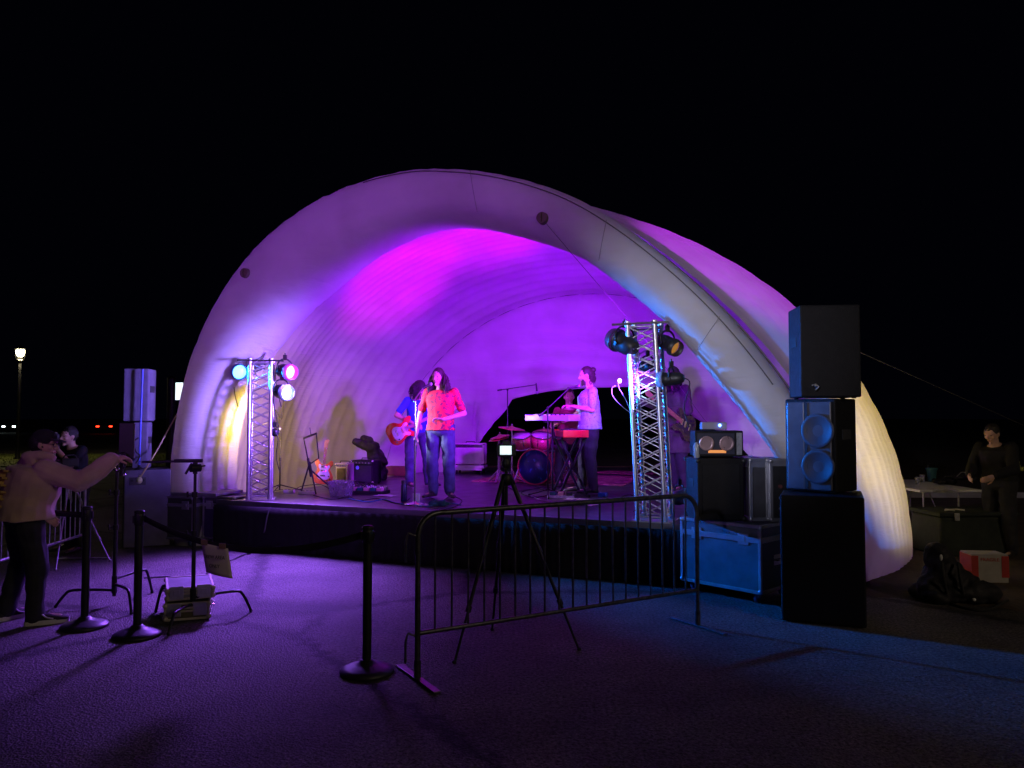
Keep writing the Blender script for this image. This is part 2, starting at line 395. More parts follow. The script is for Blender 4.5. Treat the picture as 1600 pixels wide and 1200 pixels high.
# rear curtain with a lifted, open hem
hem = []
for px, py in ((742, 722), (746, 696), (770, 662), (800, 623), (830, 617), (865, 611), (925, 606), (985, 604), (1040, 603), (1062, 626), (1081, 648), (1105, 664), (1140, 684), (1168, 708), (1180, 740)):
    D_ = 6.0
    for k in range(8): x, z = onplane(px, py, D_); D_ = capD(x, z)
    hem.append((x, z))
def hemz(x):
    if x < hem[0][0]: return .3
    for (x0, z0), (x1, z1) in zip(hem, hem[1:]):
        if x0 <= x <= x1: return max(z0+(z1-z0)*(x-x0)/(x1-x0+1e-9), SH)
    return .3
cb = MB(); NX, NZ = 150, 60; vs = []
for i in range(NX+1):
    x = -CA*math.cos(math.pi*i/NX); top = CH*math.sqrt(max(0, 1-(x/CA)**2)); z0 = min(hemz(x), top)
    for j in range(NZ+1):
        t = math.sin(math.pi/2*j/NZ); z = z0+(top-z0)*t
        lo = math.exp(-(z-z0)/0.5)
        dd = 0.03*math.sin(z*21+1.5*math.sin(x*1.7))*lo + 0.05*noise.noise((x*.8, z*2.2, 3))*(.3+lo) + (0.012 if abs((x*1.25) % 1-.5) > .47 else 0)
        if -2.0 < x < 2.2: dd += 0.12*lo*math.sin(x*2.2)
        rr_ = min((x/CA)**2+(z/CH)**2, 1); vs.append(L(x, capD(x, z)+dd*min(1, 5*(1-rr_)), z))
cb.add(vs, [(i*(NZ+1)+j, i*(NZ+1)+j+1, (i+1)*(NZ+1)+j+1, (i+1)*(NZ+1)+j) for i in range(NX) for j in range(NZ)], True)
cur = rel(SHELL, cb.build('rear_curtain', FABC))
sol = cur.modifiers.new('s', 'SOLIDIFY'); sol.thickness = 0.006
# round lashing patches on the lip
PATCH = mat('patch_brown', (0.16, 0.12, 0.09), 0.8)
for px, py, Dd in ((848, 341, -.17), (384, 427, -.17)):
    x, z = onplane(px, py, Dd); c = L(x, Dd-.01, z); p = MB()
    p.cyl(c-N*.03, c+N*.06, 0.062, 0.07, 20); p.tube([c-N*.05+Vector((.0, 0, .045)), c-N*.07, c-N*.05-Vector((0, 0, .045))], .009, 6)
    rel(SHELL, p.build('lashing_patch', PATCH))
# ------------------------------------------------------------------ stage
deck_m = mat('stage_deck', (0.055, 0.05, 0.05), 0.32, var=0.5, vs=2.0, bump=0.15, bs=30, spec=0.6)
STG = thing('stage_platform', 'black portable stage deck with a black skirt', 'stage', L(0, 0, 0), SROT)
X0, X1 = -3.45, 3.3; DEP = 6.4
for i in range(6):
    for j in range(3):
        w_ = (X1-X0)/6; q = MB(); dl = DEP/3
        q.box((X0+w_*(i+.5), -.07+dl*(j+.5), SH-.02), (w_-.004, dl-.004, .04))
        q.build('deck_panel', deck_m, STG)
tr = MB(); tr.box(((X0+X1)/2, -.085, SH-.035), (X1-X0, .03, .07)); tr.build('edge_trim', mat('deck_edge_aluminium', (.25, .25, .27), .45, .8), STG)
skm = mat('black_skirt', (0.006, 0.006, 0.007), 0.95, var=0.3, vs=5, sheen=0.03)
sk = MB(); n = 420; vs = []
for i in range(n+1):
    x = X0+(X1-X0)*i/n
    for j in range(7):
        t = j/6; z = (SH-.07)*t+.01
        a = 0.006*math.sin(i*.8+2.5*math.sin(i*.07))*(1-t*.6)+.035*noise.noise((x*1.1, z*1.4, 0))
        vs.append((x, -.125+a-.02*(1-t), z))
sk.add(vs, [(i*7+j, (i+1)*7+j, (i+1)*7+j+1, i*7+j+1) for i in range(n) for j in range(6)], True)
so = sk.build('skirt', skm, STG); so.modifiers.new('s', 'SOLIDIFY').thickness = 0.006
sk = MB()
for xx in (X0+.03, X1-.03): MB().box((xx, DEP/2, .29), (.02, DEP-.2, .57)).build('side_skirt', skm, STG)
lg = MB()
for i in range(7):
    for j in range(4):
        p = MB(); p.cyl((X0+.1+(X1-X0-.2)*i/6, .05+(DEP-.3)*j/3, 0), (X0+.1+(X1-X0-.2)*i/6, .05+(DEP-.3)*j/3, SH-.045), .024, seg=8)
        if j == 3: p.build('leg', ALU, STG)
# ------------------------------------------------------------------ guy rope on the left
rope = mat('yellow_rope', (0.45, 0.38, 0.16), 0.8, bump=.4, bs=200)
q = MB(); p0 = A(281, 640, 10.9); p1 = A(232, 700, 10.2); p2 = A(218, 748, 9.9)
pts = [p0, p0.lerp(p2, .3), p0.lerp(p2, .6)-Vector((0, 0, .02)), p2]
q.tube(catmull(pts, 6), .011, 6); tag(q.build('guy_rope', rope), 'taut yellow rope running down from the left edge of the white shell', 'rope')
# ------------------------------------------------------------------ lighting trusses and par cans
TRM = mat('truss_aluminium', (0.62, 0.62, 0.64), 0.38, 0.9, vs=30)
def truss(p, top, wd, rotz, lean, label):
    t = thing('lighting_truss', label, 'truss', p, rotz, 'lighting trusses on the stage'); h = wd/2
    b = MB(); b.box((0, 0, .006), (wd+.12, wd+.12, .012)); b.build('base_plate', TRM, t)
    def off(z): return Vector((lean*z/top, 0, z))
    for x in (-h, h):
        for y in (-h, h):
            c = MB(); c.cyl(Vector((x, y, 0))+off(.012), Vector((x, y, 0))+off(top), .024, seg=12)
            c.cyl(Vector((x, y, 0))+off(.012), Vector((x, y, 0))+off(.06), .032, seg=12); c.cyl(Vector((x, y, 0))+off(top-.05), Vector((x, y, 0))+off(top+.01), .032, seg=12); c.build('chord', TRM, t)
    br = MB(); n = int(round((top-.1)/(wd*.95))); st = (top-.1)/n
    for (x0, y0), (x1, y1) in (((-h, -h), (h, -h)), ((h, -h), (h, h)), ((h, h), (-h, h)), ((-h, h), (-h, -h))):
        for k in range(n):
            za = .05+k*st; zb = za+st
            br.cyl(Vector((x0, y0, 0))+off(za), Vector((x1, y1, 0))+off((za+zb)/2), .009, seg=6)
            br.cyl(Vector((x1, y1, 0))+off((za+zb)/2), Vector((x0, y0, 0))+off(zb), .009, seg=6)
            br.cyl(Vector((x1, y1, 0))+off(za), Vector((x0, y0, 0))+off((za+zb)/2), .007, seg=6)
            br.cyl(Vector((x0, y0, 0))+off((za+zb)/2), Vector((x1, y1, 0))+off(zb), .007, seg=6)
        for z in (.05, top-.05): br.cyl(Vector((x0, y0, 0))+off(z), Vector((x1, y1, 0))+off(z), .012, seg=6)
    br.build('lattice', TRM, t)
    cb = MB(); cb.bar(Vector((-h-.16, -h-.03, 0))+off(top-.02), Vector((h+.16, -h-.03, 0))+off(top-.02), .022, .022); cb.build('cross_bar', BLK, t)
    return t
LT = G(406, 780, SH); RT = G(1026, 815, SH)
RT = Vector((RT.x, RT.y+.1, SH))
truss(LT, 1.86, .27, R(12), 0.0, 'lattice aluminium truss tower at the left end of the stage carrying three glowing lamps')
truss(RT, 2.1, .29, R(-24), -.10, 'lattice aluminium truss tower at the right end of the stage carrying dark lamps')
def par(px, py, Y, target, label, glow=None, gstr=0, r=.1, ln=.27, hang=None, lens=True, ring=None):
    p = A(px, py, Y); t = thing('stage_lamp', label, 'stage light', p, 0, 'par can lamps clamped to the trusses')
    d = (Vector(target)-p).normalized()
    b = MB(); b.lathe([(0.0, -ln*.55), (r*.45, -ln*.55), (r*.62, -ln*.48), (r*.8, -ln*.36), (r*.92, -ln*.2), (r*.92, ln*.3), (r*.98, ln*.3), (r*.98, ln*.33), (r*.93, ln*.33), (r*.93, ln*.1)], axis=d, seg=28, caps=False)
    for k in range(3): b.lathe([(r*.93, -.14*ln+k*.05), (r*.95, -.13*ln+k*.05), (r*.93, -.12*ln+k*.05)], axis=d, seg=28)
    b.build('can_body', BLKP, t)
    q = MB(); q.lathe([(r*.98, ln*.34), (r*1.12, ln*.34), (r*1.12, ln*.36), (r*1.0, ln*.6), (r*.96, ln*.6), (r*.96, ln*.36)], axis=d, seg=28, caps=False)
    q.build('filter_frame', mat('ring_%s' % str(ring), ring, .5) if ring else BLKP, t)  # ring tints put the coloured lamp light into the frame itself
    m = glow and mat('lens_'+label[:14].replace(' ', '_'), glow, .2, emit=glow, estr=gstr) or mat('dark_lens', (.05, .05, .06), .1)
    q = MB(); q.lathe([(0, ln*.36), (r*.6, ln*.355), (r*.92, ln*.33), (r*.92, ln*.325), (0, ln*.32)], axis=d, seg=28); q.build('lens', m, t)
    s = d.cross(Vector((0, 0, 1))).normalized(); y = MB(); hd = Vector(hang or (0, 0, 1))
    pts = [s*(r*1.05), s*(r*1.15)+hd*(r*.9), hd*(r*1.55)+s*(r*.5), hd*(r*1.55)-s*(r*.5), -s*(r*1.15)+hd*(r*.9), -s*(r*1.05)]
    y.tube(catmull(pts, 3), .011, 6); y.cyl(s*(r*.95), s*(r*1.2), .02); y.cyl(-s*(r*.95), -s*(r*1.2), .02); y.build('yoke', BLK, t)
    c = MB(); c.box(hd*(r*1.55+.03), (.04, .05, .07)); c.cyl(hd*(r*1.55+.0), hd*(r*1.55+.09), .008); c.build('clamp', BLK, t)
    cc = MB(); bk = -d*(ln*.55); cc.tube(catmull([bk, bk-d*.06-Vector((0, 0, .06)), bk-Vector((0, 0, .3)), bk+Vector((.05, 0, -.5))], 5), .006, 6); cc.build('power_cable', BLKR, t)
    return t, p, d*(ln*.64)
BLUE = (0.03, 0.22, 1.0); VIO = (0.42, 0.06, 1.0); MAG = (0.55, 0.0, 1.0); AMB = (1.0, 0.62, 0.12); CW = (0.55, 0.6, 1.0)
YL = LT.y; YR = RT.y
t, p, o = par(371, 580, YL+.1, Vector((-1.0, 6.2, 1.6)), 'bright blue stage lamp at the top left of the left truss', (.12, .55, 1.0), 5, ring=(.1, .3, .6))
spot(t, o, Vector((2.6, 7.3, 1.2))-p, (0.0, 0.18, 1.0), 10500, 44, 1.0, .08)
spot(t, o, L(3.5, .3, 2.3)-p, (0.03, 0.25, 1.0), 3000, 30, 1.0, .08)
t, p, o = par(445, 580, YL+.05, Vector((.6, 7.6, 1.7)), 'magenta lit stage lamp at the top right of the left truss', (1.0, .3, .85), 4, ring=(.7, .1, .6))
spot(t, o, Vector((-3.1, 8.6, 0))-p, (0.30, 0.10, 1.0), 2900, 86, 1.0, .35)
spot(t, o, L(4.0, 2.2, 3.7)-p, (0.55, 0.02, 1.0), 2600, 26, .7, .08)
t, p, o = par(440, 612, YL+.02, Vector((.3, 7.4, 1.4)), 'cool white stage lamp below the magenta one on the left truss', (.6, .75, 1.0), 6, ring=(.4, .5, .7))
spot(t, o, Vector((.4, 10.9, 1.4))-p, (0.6, 0.5, 0.95), 1000, 34, .7, .08)
t, p, o = par(976, 537, YR+.05, A(700, 410, 11.5), 'large black stage lamp pointing away at the top left of the right truss', None, r=.115, ln=.34)
spot(t, o, L(-1.1, 2.9, 3.3)-p, (0.30, 0.0, 1.0), 2400, 96, .9, .08)
spot(t, o, L(-2.0, 2.5, 3.9)-p, (1.0, 0.0, .9), 2500, 26, .9, .08)
spot(t, o, L(-.2, 2.2, 4.4)-p, (1.0, 0.0, .9), 1500, 32, .9, .08)
t, p, o = par(1043, 537, YR-.02, p + Vector((2, -2.4, -1.4)), 'stage lamp with an amber filter frame at the top right of the right truss', (0.7, .3, .05), .5, r=.085)
t, p, o = par(1012, 572, YR+.3, A(760, 560, 13.0), 'small lamp with a blue lit back inside the right truss', None, r=.07, ln=.22)
spot(t, o, A(960, 520, 14.0)-p, (0.22, 0.0, 1.0), 800, 104, 1.0, .08)
t, p, o = par(1049, 592, YR-.32, A(380, 640, 10.9), 'grey stage lamp aimed left at the middle of the right truss', None, r=.075, ln=.24, ring=(.3, .3, .35))
spot(t, o, A(520, 600, 12.0)-p, (0.22, 0.03, 1.0), 4000, 56, 1.0, .12)
spot(t, o, A(284, 590, 10.6)-p, (0.32, 0.22, 1.0), 7200, 26, 1.0, .4)
spot(t, o, A(915, 650, 11.2)-p, (.40, .7, 1.0), 260, 34, .8, .05)
# two small added lamps to light the shell walls: left truss, right cases
t, p, o = par(429, 676, LT.y+.12, A(385, 640, 11.4), 'small stage lamp low on the back of the left truss turned to the shell wall', None, r=.05, ln=.15)
spot(t, o, A(392, 645, 11.6)-p, (1.0, .66, .01), 170, 125, 1.0, .2)
spot(t, o, A(445, 690, 12.0)-p, (1.0, .6, .42), 230, 72, 1.0, .3)
fp = L(2.5, .7, .82); dfp = fp.y; dd_ = fp-Vector((0, 0, CAMH)); pxf = 800+F*dd_.x/(dd_.y*math.cos(PITCH)+dd_.z*math.sin(PITCH)); pyf = 600-F*(-dd_.y*math.sin(PITCH)+dd_.z*math.cos(PITCH))/(dd_.y*math.cos(PITCH)+dd_.z*math.sin(PITCH))
t, p, o = par(pxf, pyf, dfp, L(4.9, 3.0, 1.5), 'warm stage lamp on the deck behind the right hand cases', None, r=.09, ln=.2)
spot(t, o, L(4.9, 2.5, 1.5)-p, (1.0, .72, .12), 480, 75, 1.0, .08)
spot(t, o, L(4.7, 3.0, .3)-p, (.9, .85, .95), 60, 80, 1.0, .08)
spot(t, o, L(1.9, 5.8, 1.8)-p, (.3, .0, 1.0), 330, 70, 1.0, .08)
# ------------------------------------------------------------------ street lamps
def street_lamp(p, label, watts, h=6.0, col=(1.0, .82, .45), hc=(1.0, .9, .55), es=60):
    t = thing('street_lamp', label, 'street lamp', p, 0)
    b = MB(); b.lathe([(.16, 0), (.16, .05), (.1, .12), (.075, .5), (.05, h-.3), (.05, h-.25)], seg=16); b.build('pole', BLK, t)
    q = MB(); q.lathe([(.05, h-.27), (.16, h-.2), (.16, h-.16), (.05, h-.15)], seg=16); q.lathe([(.2, h+.18), (.17, h+.24), (.08, h+.3), (.03, h+.36), (0, h+.37)], seg=16)
    for k in range(4):
        a = k*math.pi/2+.4; q.tube([(.15*math.cos(a), .15*math.sin(a), h-.18), (.18*math.cos(a), .18*math.sin(a), h+.19)], .012, 6)
    q.build('lantern_frame', BLK, t)
    q = MB(); q.lathe([(.08, h-.12), (.15, h+.0), (.15, h+.15), (0, h+.16)], seg=16); q.build('lantern_glass', mat('lit_lantern', hc, .3, emit=hc, estr=es), t)
    l = bpy.data.lights.new('lamp', 'POINT'); l.energy = watts; l.color = col; l.shadow_soft_size = 1.2 if h > 7 else .25
    o = bpy.data.objects.new('lamp', l); COL.objects.link(o); o.parent = t; o.location = (0, 0, h-.35); return t
p = A(32, 545, 31); street_lamp((p.x, 31, 0), 'lit lantern street lamp on a black pole in the far left distance', 260, p.z-.2, es=26)
street_lamp((13, -7, 0), 'unseen tall lot lamp added behind the right of the camera', 1100, 8.0, col=(1.0, .78, .56))  # unseen warm lamp added out of frame to light the arch and truss

# added unseen lamp and stand behind the camera, tinting the face of the arch
t = thing('added_wash_lamp', 'unseen violet wash lamp added on a tall stand behind the camera', 'stage light', (-5.5, -7.5, 0), 0)
b = MB(); b.cyl((0, 0, .3), (0, 0, 4.3), .025)
for k in range(3): a_ = k*2.1; b.cyl((0, 0, .7), (.7*math.cos(a_), .7*math.sin(a_), .01), .015)
b.build('stand', BLK, t); b = MB(); b.lathe([(0, 0), (.2, .02), (.26, .3), (.26, .32)], c=(0, 0, 4.4), axis=(.25, .95, .0), seg=24, caps=False); b.build('lamp_head', BLK, t)
spot(t, (.1, .38, 4.4), L(2.9, 0, 2.4)-Vector(t.location), (.8, .77, 1.0), 5200, 14, 1.0, .25)
spot(t, (.1, .38, 4.4), L(-1.2, 0, 3.6)-Vector(t.location), (.5, .12, 1.0), 4200, 26, 1.0, .5)
# ------------------------------------------------------------------ people
def remesh(mb, vox, smooth=2, wr=0.0, wsc=6.0, seed=0.0):
    me = bpy.data.meshes.new('tmp'); me.from_pydata(mb.v, [], mb.f)
    bm = bmesh.new(); bm.from_mesh(me); bmesh.ops.recalc_face_normals(bm, faces=bm.faces); bm.to_mesh(me); bm.free()
    o = bpy.data.objects.new('tmp', me); COL.objects.link(o)
    md = o.modifiers.new('r', 'REMESH'); md.mode = 'VOXEL'; md.voxel_size = vox; md.use_smooth_shade = True
    if smooth:
        s = o.modifiers.new('s', 'SMOOTH'); s.factor = 0.5; s.iterations = smooth
    bpy.context.view_layer.update()
    out = bpy.data.meshes.new_from_object(o.evaluated_get(bpy.context.evaluated_depsgraph_get()))
    bpy.data.objects.remove(o); bpy.data.meshes.remove(me)
    if wr:
        ns = [v.normal.copy() for v in out.vertices]
        for v, n in zip(out.vertices, ns):
            p = v.co*wsc+Vector((seed, 0, 0))
            a = noise.noise(Vector((p.x, p.y, p.z*1.6)))+.5*noise.noise(p*2.3)
            v.co += n*(a*wr)
    out.polygons.foreach_set('use_smooth', [True]*len(out.polygons))
    return out
def put(name, me, m, parent):
    me.materials.clear(); me.materials.append(m); o = bpy.data.objects.new(name, me); COL.objects.link(o); o.parent = parent; return o
SKIN = mat('skin', (0.56, 0.34, 0.25), 0.5, var=0.08, vs=15)
EYE = mat('eye_dark', (0.03, 0.02, 0.02), 0.2); LIP = mat('lips', (0.4, 0.13, 0.11), 0.5)
def base_pose():
    return dict(pelvis=(0, 0, .95), waist=(0, 0, 1.09), chest=(0, .0, 1.31), neck=(0, .015, 1.485), head=(0, -.015, 1.64),
        sh_l=(.185, .01, 1.43), el_l=(.25, .03, 1.15), wr_l=(.26, -.04, .90), sh_r=(-.185, .01, 1.43), el_r=(-.25, .03, 1.15), wr_r=(-.26, -.04, .90),
        hip_l=(.095, 0, .93), kn_l=(.11, -.02, .50), an_l=(.12, .03, .09), hip_r=(-.095, 0, .93), kn_r=(-.11, -.02, .50), an_r=(-.12, .03, .09),
        toe_l=(.15, -.15, .03), toe_r=(-.15, -.15, .03))
def torso_rings(J, rings, m=18):
    hx = (J['hip_l']-J['hip_r']).normalized(); sx = (J['sh_l']-J['sh_r']).normalized()
    sp = [J['pelvis']-Vector((0, 0, .12)), J['pelvis'], J['waist'], J['chest'], (J['sh_l']+J['sh_r'])*.5, J['neck']]
    out = []
    for t, rx, ry, fy in rings:                   # t indexes the spine 0..5
        j = min(int(t), 4); f = t-j; c = sp[j].lerp(sp[j+1], f); d = (sp[j+1]-sp[j]).normalized()
        x = hx.lerp(sx, min(1, t/4)).normalized(); y = d.cross(x).normalized(); x = y.cross(d).normalized()
        r = []
        for k in range(m):
            a = 2*math.pi*k/m; ca, sa = math.cos(a), math.sin(a)
            px = math.copysign(abs(ca)**.85, ca)*rx; py = math.copysign(abs(sa)**.85, sa)*ry
            r.append(c+x*px+y*(py-fy))
        out.append(r)
    return out
def head_mesh(mb, c, M, s=1.0):
    def P(x, y, z): return c+M@Vector((x*s, y*s, z*s))
    rg = []; seg = 24; n = 18
    for i in range(n+1):
        ph = math.pi*i/n; z = -math.cos(ph); sr = max(math.sin(ph), .03); ring = []
        for k in range(seg):
            a = 2*math.pi*k/seg; x = sr*math.cos(a); y = sr*math.sin(a)      # y<0 is the face
            jaw = max(0, -z); X = x*.074*(1-.30*jaw**1.4); Y = y*.094
            if y > 0: Y *= (1-.42*jaw)
            else: Y *= (1-.06*jaw)
            if y < 0 and z > .35: Y *= 1-.12*(z-.35)
            Z = z*.117
            if y < -.2 and -.95 < z < -.7: Y -= .006
            ring.append(P(X, Y, Z))
        rg.append(ring)
    mb.loft(rg)
    mb.caps(P(0, -.088, .012), P(0, -.108, -.026), .0105*s, .0145*s, 8)       # nose
    mb.ball(P(.013, -.096, -.03), .008*s, 8, 6); mb.ball(P(-.013, -.096, -.03), .008*s, 8, 6)
    for q in (1, -1):
        mb.caps(P(q*.014, -.088, .03), P(q*.05, -.072, .03), .010*s, .009*s, 8) # brow
        mb.ball(P(q*.042, -.066, -.022), .020*s, 8, 6)
        mb.ball(P(q*.077, .008, -.008), (.010*s, .018*s, .03*s), 10, 8, M)
    mb.caps(P(-.02, -.086, -.062), P(.02, -.086, -.062), .009*s, .009*s, 8)
    mb.ball(P(0, -.074, -.100), .02*s, 10, 8)
def hand_mesh(mb, w, d, pn, side, curl=.5, s=1.0, spread=.06):
    w = Vector(w); d = Vector(d).normalized(); pn = Vector(pn); pn = (pn-d*pn.dot(d)).normalized(); x = d.cross(pn).normalized()*side
    rg = []
    for t, hw, th in ((-.02, .024, .02), (.0, .026, .018), (.035, .036, .017), (.07, .041, .015), (.092, .040, .012)):
        r = []
        for k in range(12):
            a = 2*math.pi*k/12; r.append(w+d*(t*s)+x*(math.cos(a)*hw*s)+pn*(math.sin(a)*th*s))
        rg.append(r)
    mb.loft(rg)
    for k, (o, l, r) in enumerate(((.031, .073, .0092), (.0105, .082, .0096), (-.0105, .076, .0092), (-.031, .060, .0082))):
        p = w+d*(.088*s)+x*(o*s); a = 0; dd = (d+x*(o*spread*25*.06)).normalized()
        c = curl*(1+.12*(k-1.5))
        for f, b in ((.45, .55), (.32, 1.0), (.23, .8)):
            a += c*b; v = dd*math.cos(a)+pn*math.sin(a); q = p+v*(l*f*s); mb.caps(p, q, r*s, r*.9*s, 8); p = q
    p = w+d*(.022*s)+x*(.03*s); v = (d*.6+x*.75+pn*.25).normalized(); q = p+v*(.045*s); mb.caps(p, q, .013*s, .0115*s, 8)
    v = (d*.85+x*.3+pn*(.2+curl*.5)).normalized(); mb.caps(q, q+v*(.035*s), .0115*s, .009*s, 8)
def person(label, loc, rotz, pose=None, scale=1.0, yaw=0, tilt=0, roll=0, bulk=1.0, skin=SKIN, top=None, sleeve=.55, legs=None, shoes=None, hair=None, hands=None, vox=.009, hem=.0, seed=1, group=None, loose=.02, facehide=False, extra=None):
    J = base_pose()
    if pose: J.update(pose)
    J = {k: Vector(v)*scale for k, v in J.items()}
    t = thing('person', label, 'person', loc, rotz, group); s = scale; bk = bulk
    M = Euler((tilt, roll, yaw), 'XYZ').to_matrix()
    b = MB()
    b.loft(torso_rings(J, [(.05, .07*s, .07*s, 0), (.5, .13*s*bk, .10*s, 0), (1, .165*s*bk, .115*s*bk, 0), (2, .138*s*bk, .10*s*bk, 0), (3, .165*s*bk, .118*s*bk, 0), (3.7, .165*s, .10*s, 0), (4.2, .12*s, .075*s, 0), (4.7, .065*s, .06*s, 0)]))
    b.caps(J['neck']-Vector((0, 0, .04)), J['head']+M@Vector((0, .015, -.05))*s, .058*s, .052*s)
    head_mesh(b, J['head'], M, s)
    for q, sd in (('l', 1), ('r', -1)):
        b.caps(J['sh_'+q], J['el_'+q], .052*s*bk**.6, .04*s); b.caps(J['el_'+q], J['wr_'+q], .041*s, .027*s)
        b.caps(J['hip_'+q], J['kn_'+q], .085*s*bk**.6, .058*s); b.caps(J['kn_'+q], J['an_'+q], .057*s, .038*s)
        b.caps(J['an_'+q]-Vector((0, 0, .03*s)), J['toe_'+q]+Vector((0, 0, .015)), .038*s, .03*s)
        h = (hands or {}).get(q); fd = (J['wr_'+q]-J['el_'+q]).normalized()
        hd, pn, cu = h if h else (fd, Vector((-sd, 0, 0)), .45)
        hand_mesh(b, J['wr_'+q]+Vector(hd).normalized()*.012, hd, pn, sd, cu, s*1.02)
    put('body', remesh(b, vox, 2), skin, t)
    for q in (1, -1):
        e = MB(); e.ball(J['head']+M@Vector((q*.030, -.081, .008))*s, (.012*s, .007*s, .007*s), 10, 6, M); e.build('eye', EYE, t)
    e = MB(); e.ball(J['head']+M@Vector((0, -.094, -.062))*s, (.022*s, .007*s, .006*s), 10, 6, M); e.build('mouth', LIP, t)
    lo = loose*s
    if top:
        b = MB(); st = 1-hem
        b.loft(torso_rings(J, [(st-.02, .168*s*bk+lo*1.5, .122*s*bk+lo*1.4, 0), (st, .17*s*bk+lo*1.5, .125*s*bk+lo*1.4, 0), (1.5, .155*s*bk+lo*1.3, .115*s*bk+lo*1.3, 0), (2, .145*s*bk+lo*1.3, .107*s*bk+lo*1.3, 0), (3, .168*s*bk+lo, .122*s*bk+lo, 0), (3.7, .168*s+lo, .105*s+lo*.7, 0), (4.25, .12*s+lo*.6, .08*s+lo*.5, 0), (4.55, .07*s+lo*.4, .064*s+lo*.4, 0)]))
        for q in ('l', 'r'):
            a, e_, w_ = J['sh_'+q], J['el_'+q], J['wr_'+q]
            if sleeve <= 1: b.caps(a, a.lerp(e_, sleeve), .056*s*bk**.6+lo*.3, .046*s+lo*.6)
            else: b.caps(a, e_, .056*s*bk**.6+lo*.7, .045*s+lo*.9); b.caps(e_, e_.lerp(w_, sleeve-1), .045*s+lo*.9, .033*s+lo*.7)
        put('shirt' if sleeve < 1.01 else 'jacket', remesh(b, max(vox, .009), 2, .022 if vox < .008 else .009, 5 if vox < .008 else 7, seed), top, t)
    if legs:
        b = MB(); l2 = .014*s
        b.loft(torso_rings(J, [(.02, .10*s, .09*s, 0), (.4, .15*s*bk+l2, .112*s+l2, 0), (1.1, .165*s*bk+l2*.6, .118*s*bk+l2*.6, 0), (1.4, .155*s*bk+l2*.5, .11*s*bk+l2*.5, 0)]))
        for q in ('l', 'r'):
            b.caps(J['hip_'+q], J['kn_'+q], .098*s*bk**.6+l2, .072*s+l2); b.caps(J['kn_'+q], J['an_'+q]+Vector((0, 0, .0)), .072*s+l2, .06*s+l2*.7)
        put('trousers', remesh(b, max(vox, .01), 2, .014, 6, seed+5), legs, t)
    if shoes:
        for q in ('l', 'r'):
            a, e_ = J['an_'+q], J['toe_'+q]; d = Vector((e_.x-a.x, e_.y-a.y, 0)).normalized(); x = Vector((-d.y, d.x, 0))
            b = MB(); z0 = min(a.z, e_.z)
            heel = Vector((a.x, a.y, e_.z))-d*.035
            rg = []
            for f, hw, hh in ((-.03, .02, .05), (-.01, .036, .075), (.06, .04, .085), (.13, .042, .07), (.2, .048, .05), (.255, .042, .04), (.285, .018, .028)):
                c = heel+d*(f*s); r = []
                for k in range(14):
                    an = 2*math.pi*k/14; zz = math.sin(an); r.append(Vector((c.x, c.y, heel.z-.022+.03+hh*s*.5*(zz)))+x*(math.cos(an)*hw*s)+Vector((0, 0, hh*.5-.02)))
                rg.append(r)
            b.loft(rg); o = b.build('shoe', shoes[0], t)
            if shoes[1]:
                so = MB(); pl = []
                for k in range(20):
                    an = 2*math.pi*k/20; f = .127+.165*math.cos(an); hw = .046*math.copysign(abs(math.sin(an))**.7, math.sin(an)); pl.append(heel+d*(f*s)+x*(hw*s))
                n = len(pl); zt = heel.z+.008; vs = [Vector((p.x, p.y, 0.002)) for p in pl]+[Vector((p.x, p.y, max(zt, .03))) for p in pl]
                so.add(vs, [(i, (i+1) % n, n+(i+1) % n, n+i) for i in range(n)]+[tuple(range(n))[::-1], tuple(range(n, 2*n))])
                so.build('sole', shoes[1], o)
    if hair: hair(t, J['head'], M, s)
    if extra: extra(t, J, M, s)
    return t
def hair_cap(col, up=.026, back=.02, k=(.083, .1, .108), front=None):
    def f(t, c, M, s):
        b = MB(); b.ball(c+M@Vector((0, back, up))*s, Vector(k)*s, 20, 14, M); put('hair', remesh(b, .012, 1, .008, 40), col, t)
    return f
def hair_long(col, n=90, ln=.36, spread=.05, seed=3, vol=1.0, bun=False, fwd=0.0, arc=(-.2, 1.2), cap=None):
    def f(t, c, M, s):
        r = random.Random(seed); b = MB(); b.ball(c+M@Vector((0, .02, .024))*s, Vector((.084*vol, .1*vol, .110*vol))*s, 20, 14, M)
        cap_ = remesh(b, .011, 1, .005, 50); st = MB()
        st.add([v.co.copy() for v in cap_.vertices], [tuple(q.vertices) for q in cap_.polygons], True)
        for i in range(n*3):
            a = r.uniform(arc[0]*math.pi, arc[1]*math.pi)            # keep the face clear
            ph = r.uniform(-.05, .9); x, y = math.cos(a)*math.cos(ph*1.2), math.sin(a)*math.cos(ph*1.2)
            p = c+M@Vector((x*.084*vol, .018+y*.1*vol, .02+math.sin(ph)*.1*vol))*s
            pts = [p]; L_ = ln*r.uniform(.55, 1.1); w_ = r.uniform(0, 6)
            for k in range(1, 8):
                u = k/7; out = (M@Vector((x, y, 0)))*(spread*r.uniform(.8, 1.25)*(u**.6))
                pts.append(p+out*vol+Vector((.014*math.sin(w_+u*9), .014*math.cos(w_*1.3+u*8)-fwd*u*.08, -L_*u))*s)
            q_ = .6*s; st.tube(pts, [.008*q_, .012*q_, .013*q_, .012*q_, .011*q_, .010*q_, .007*q_, .002*q_], 5)
        if bun:
            st.ball(c+M@Vector((0, .11, .06))*s, Vector((.04, .045, .04))*s, 12, 8, M)
        st.build('hair', col, t)
    return f
DHAIR = mat('dark_brown_hair', (0.035, 0.02, 0.014), 0.55, var=.4, vs=40, bump=.6, bs=120)
BHAIR = mat('black_hair', (0.018, 0.014, 0.012), 0.55, var=.4, vs=40, bump=.6, bs=120)
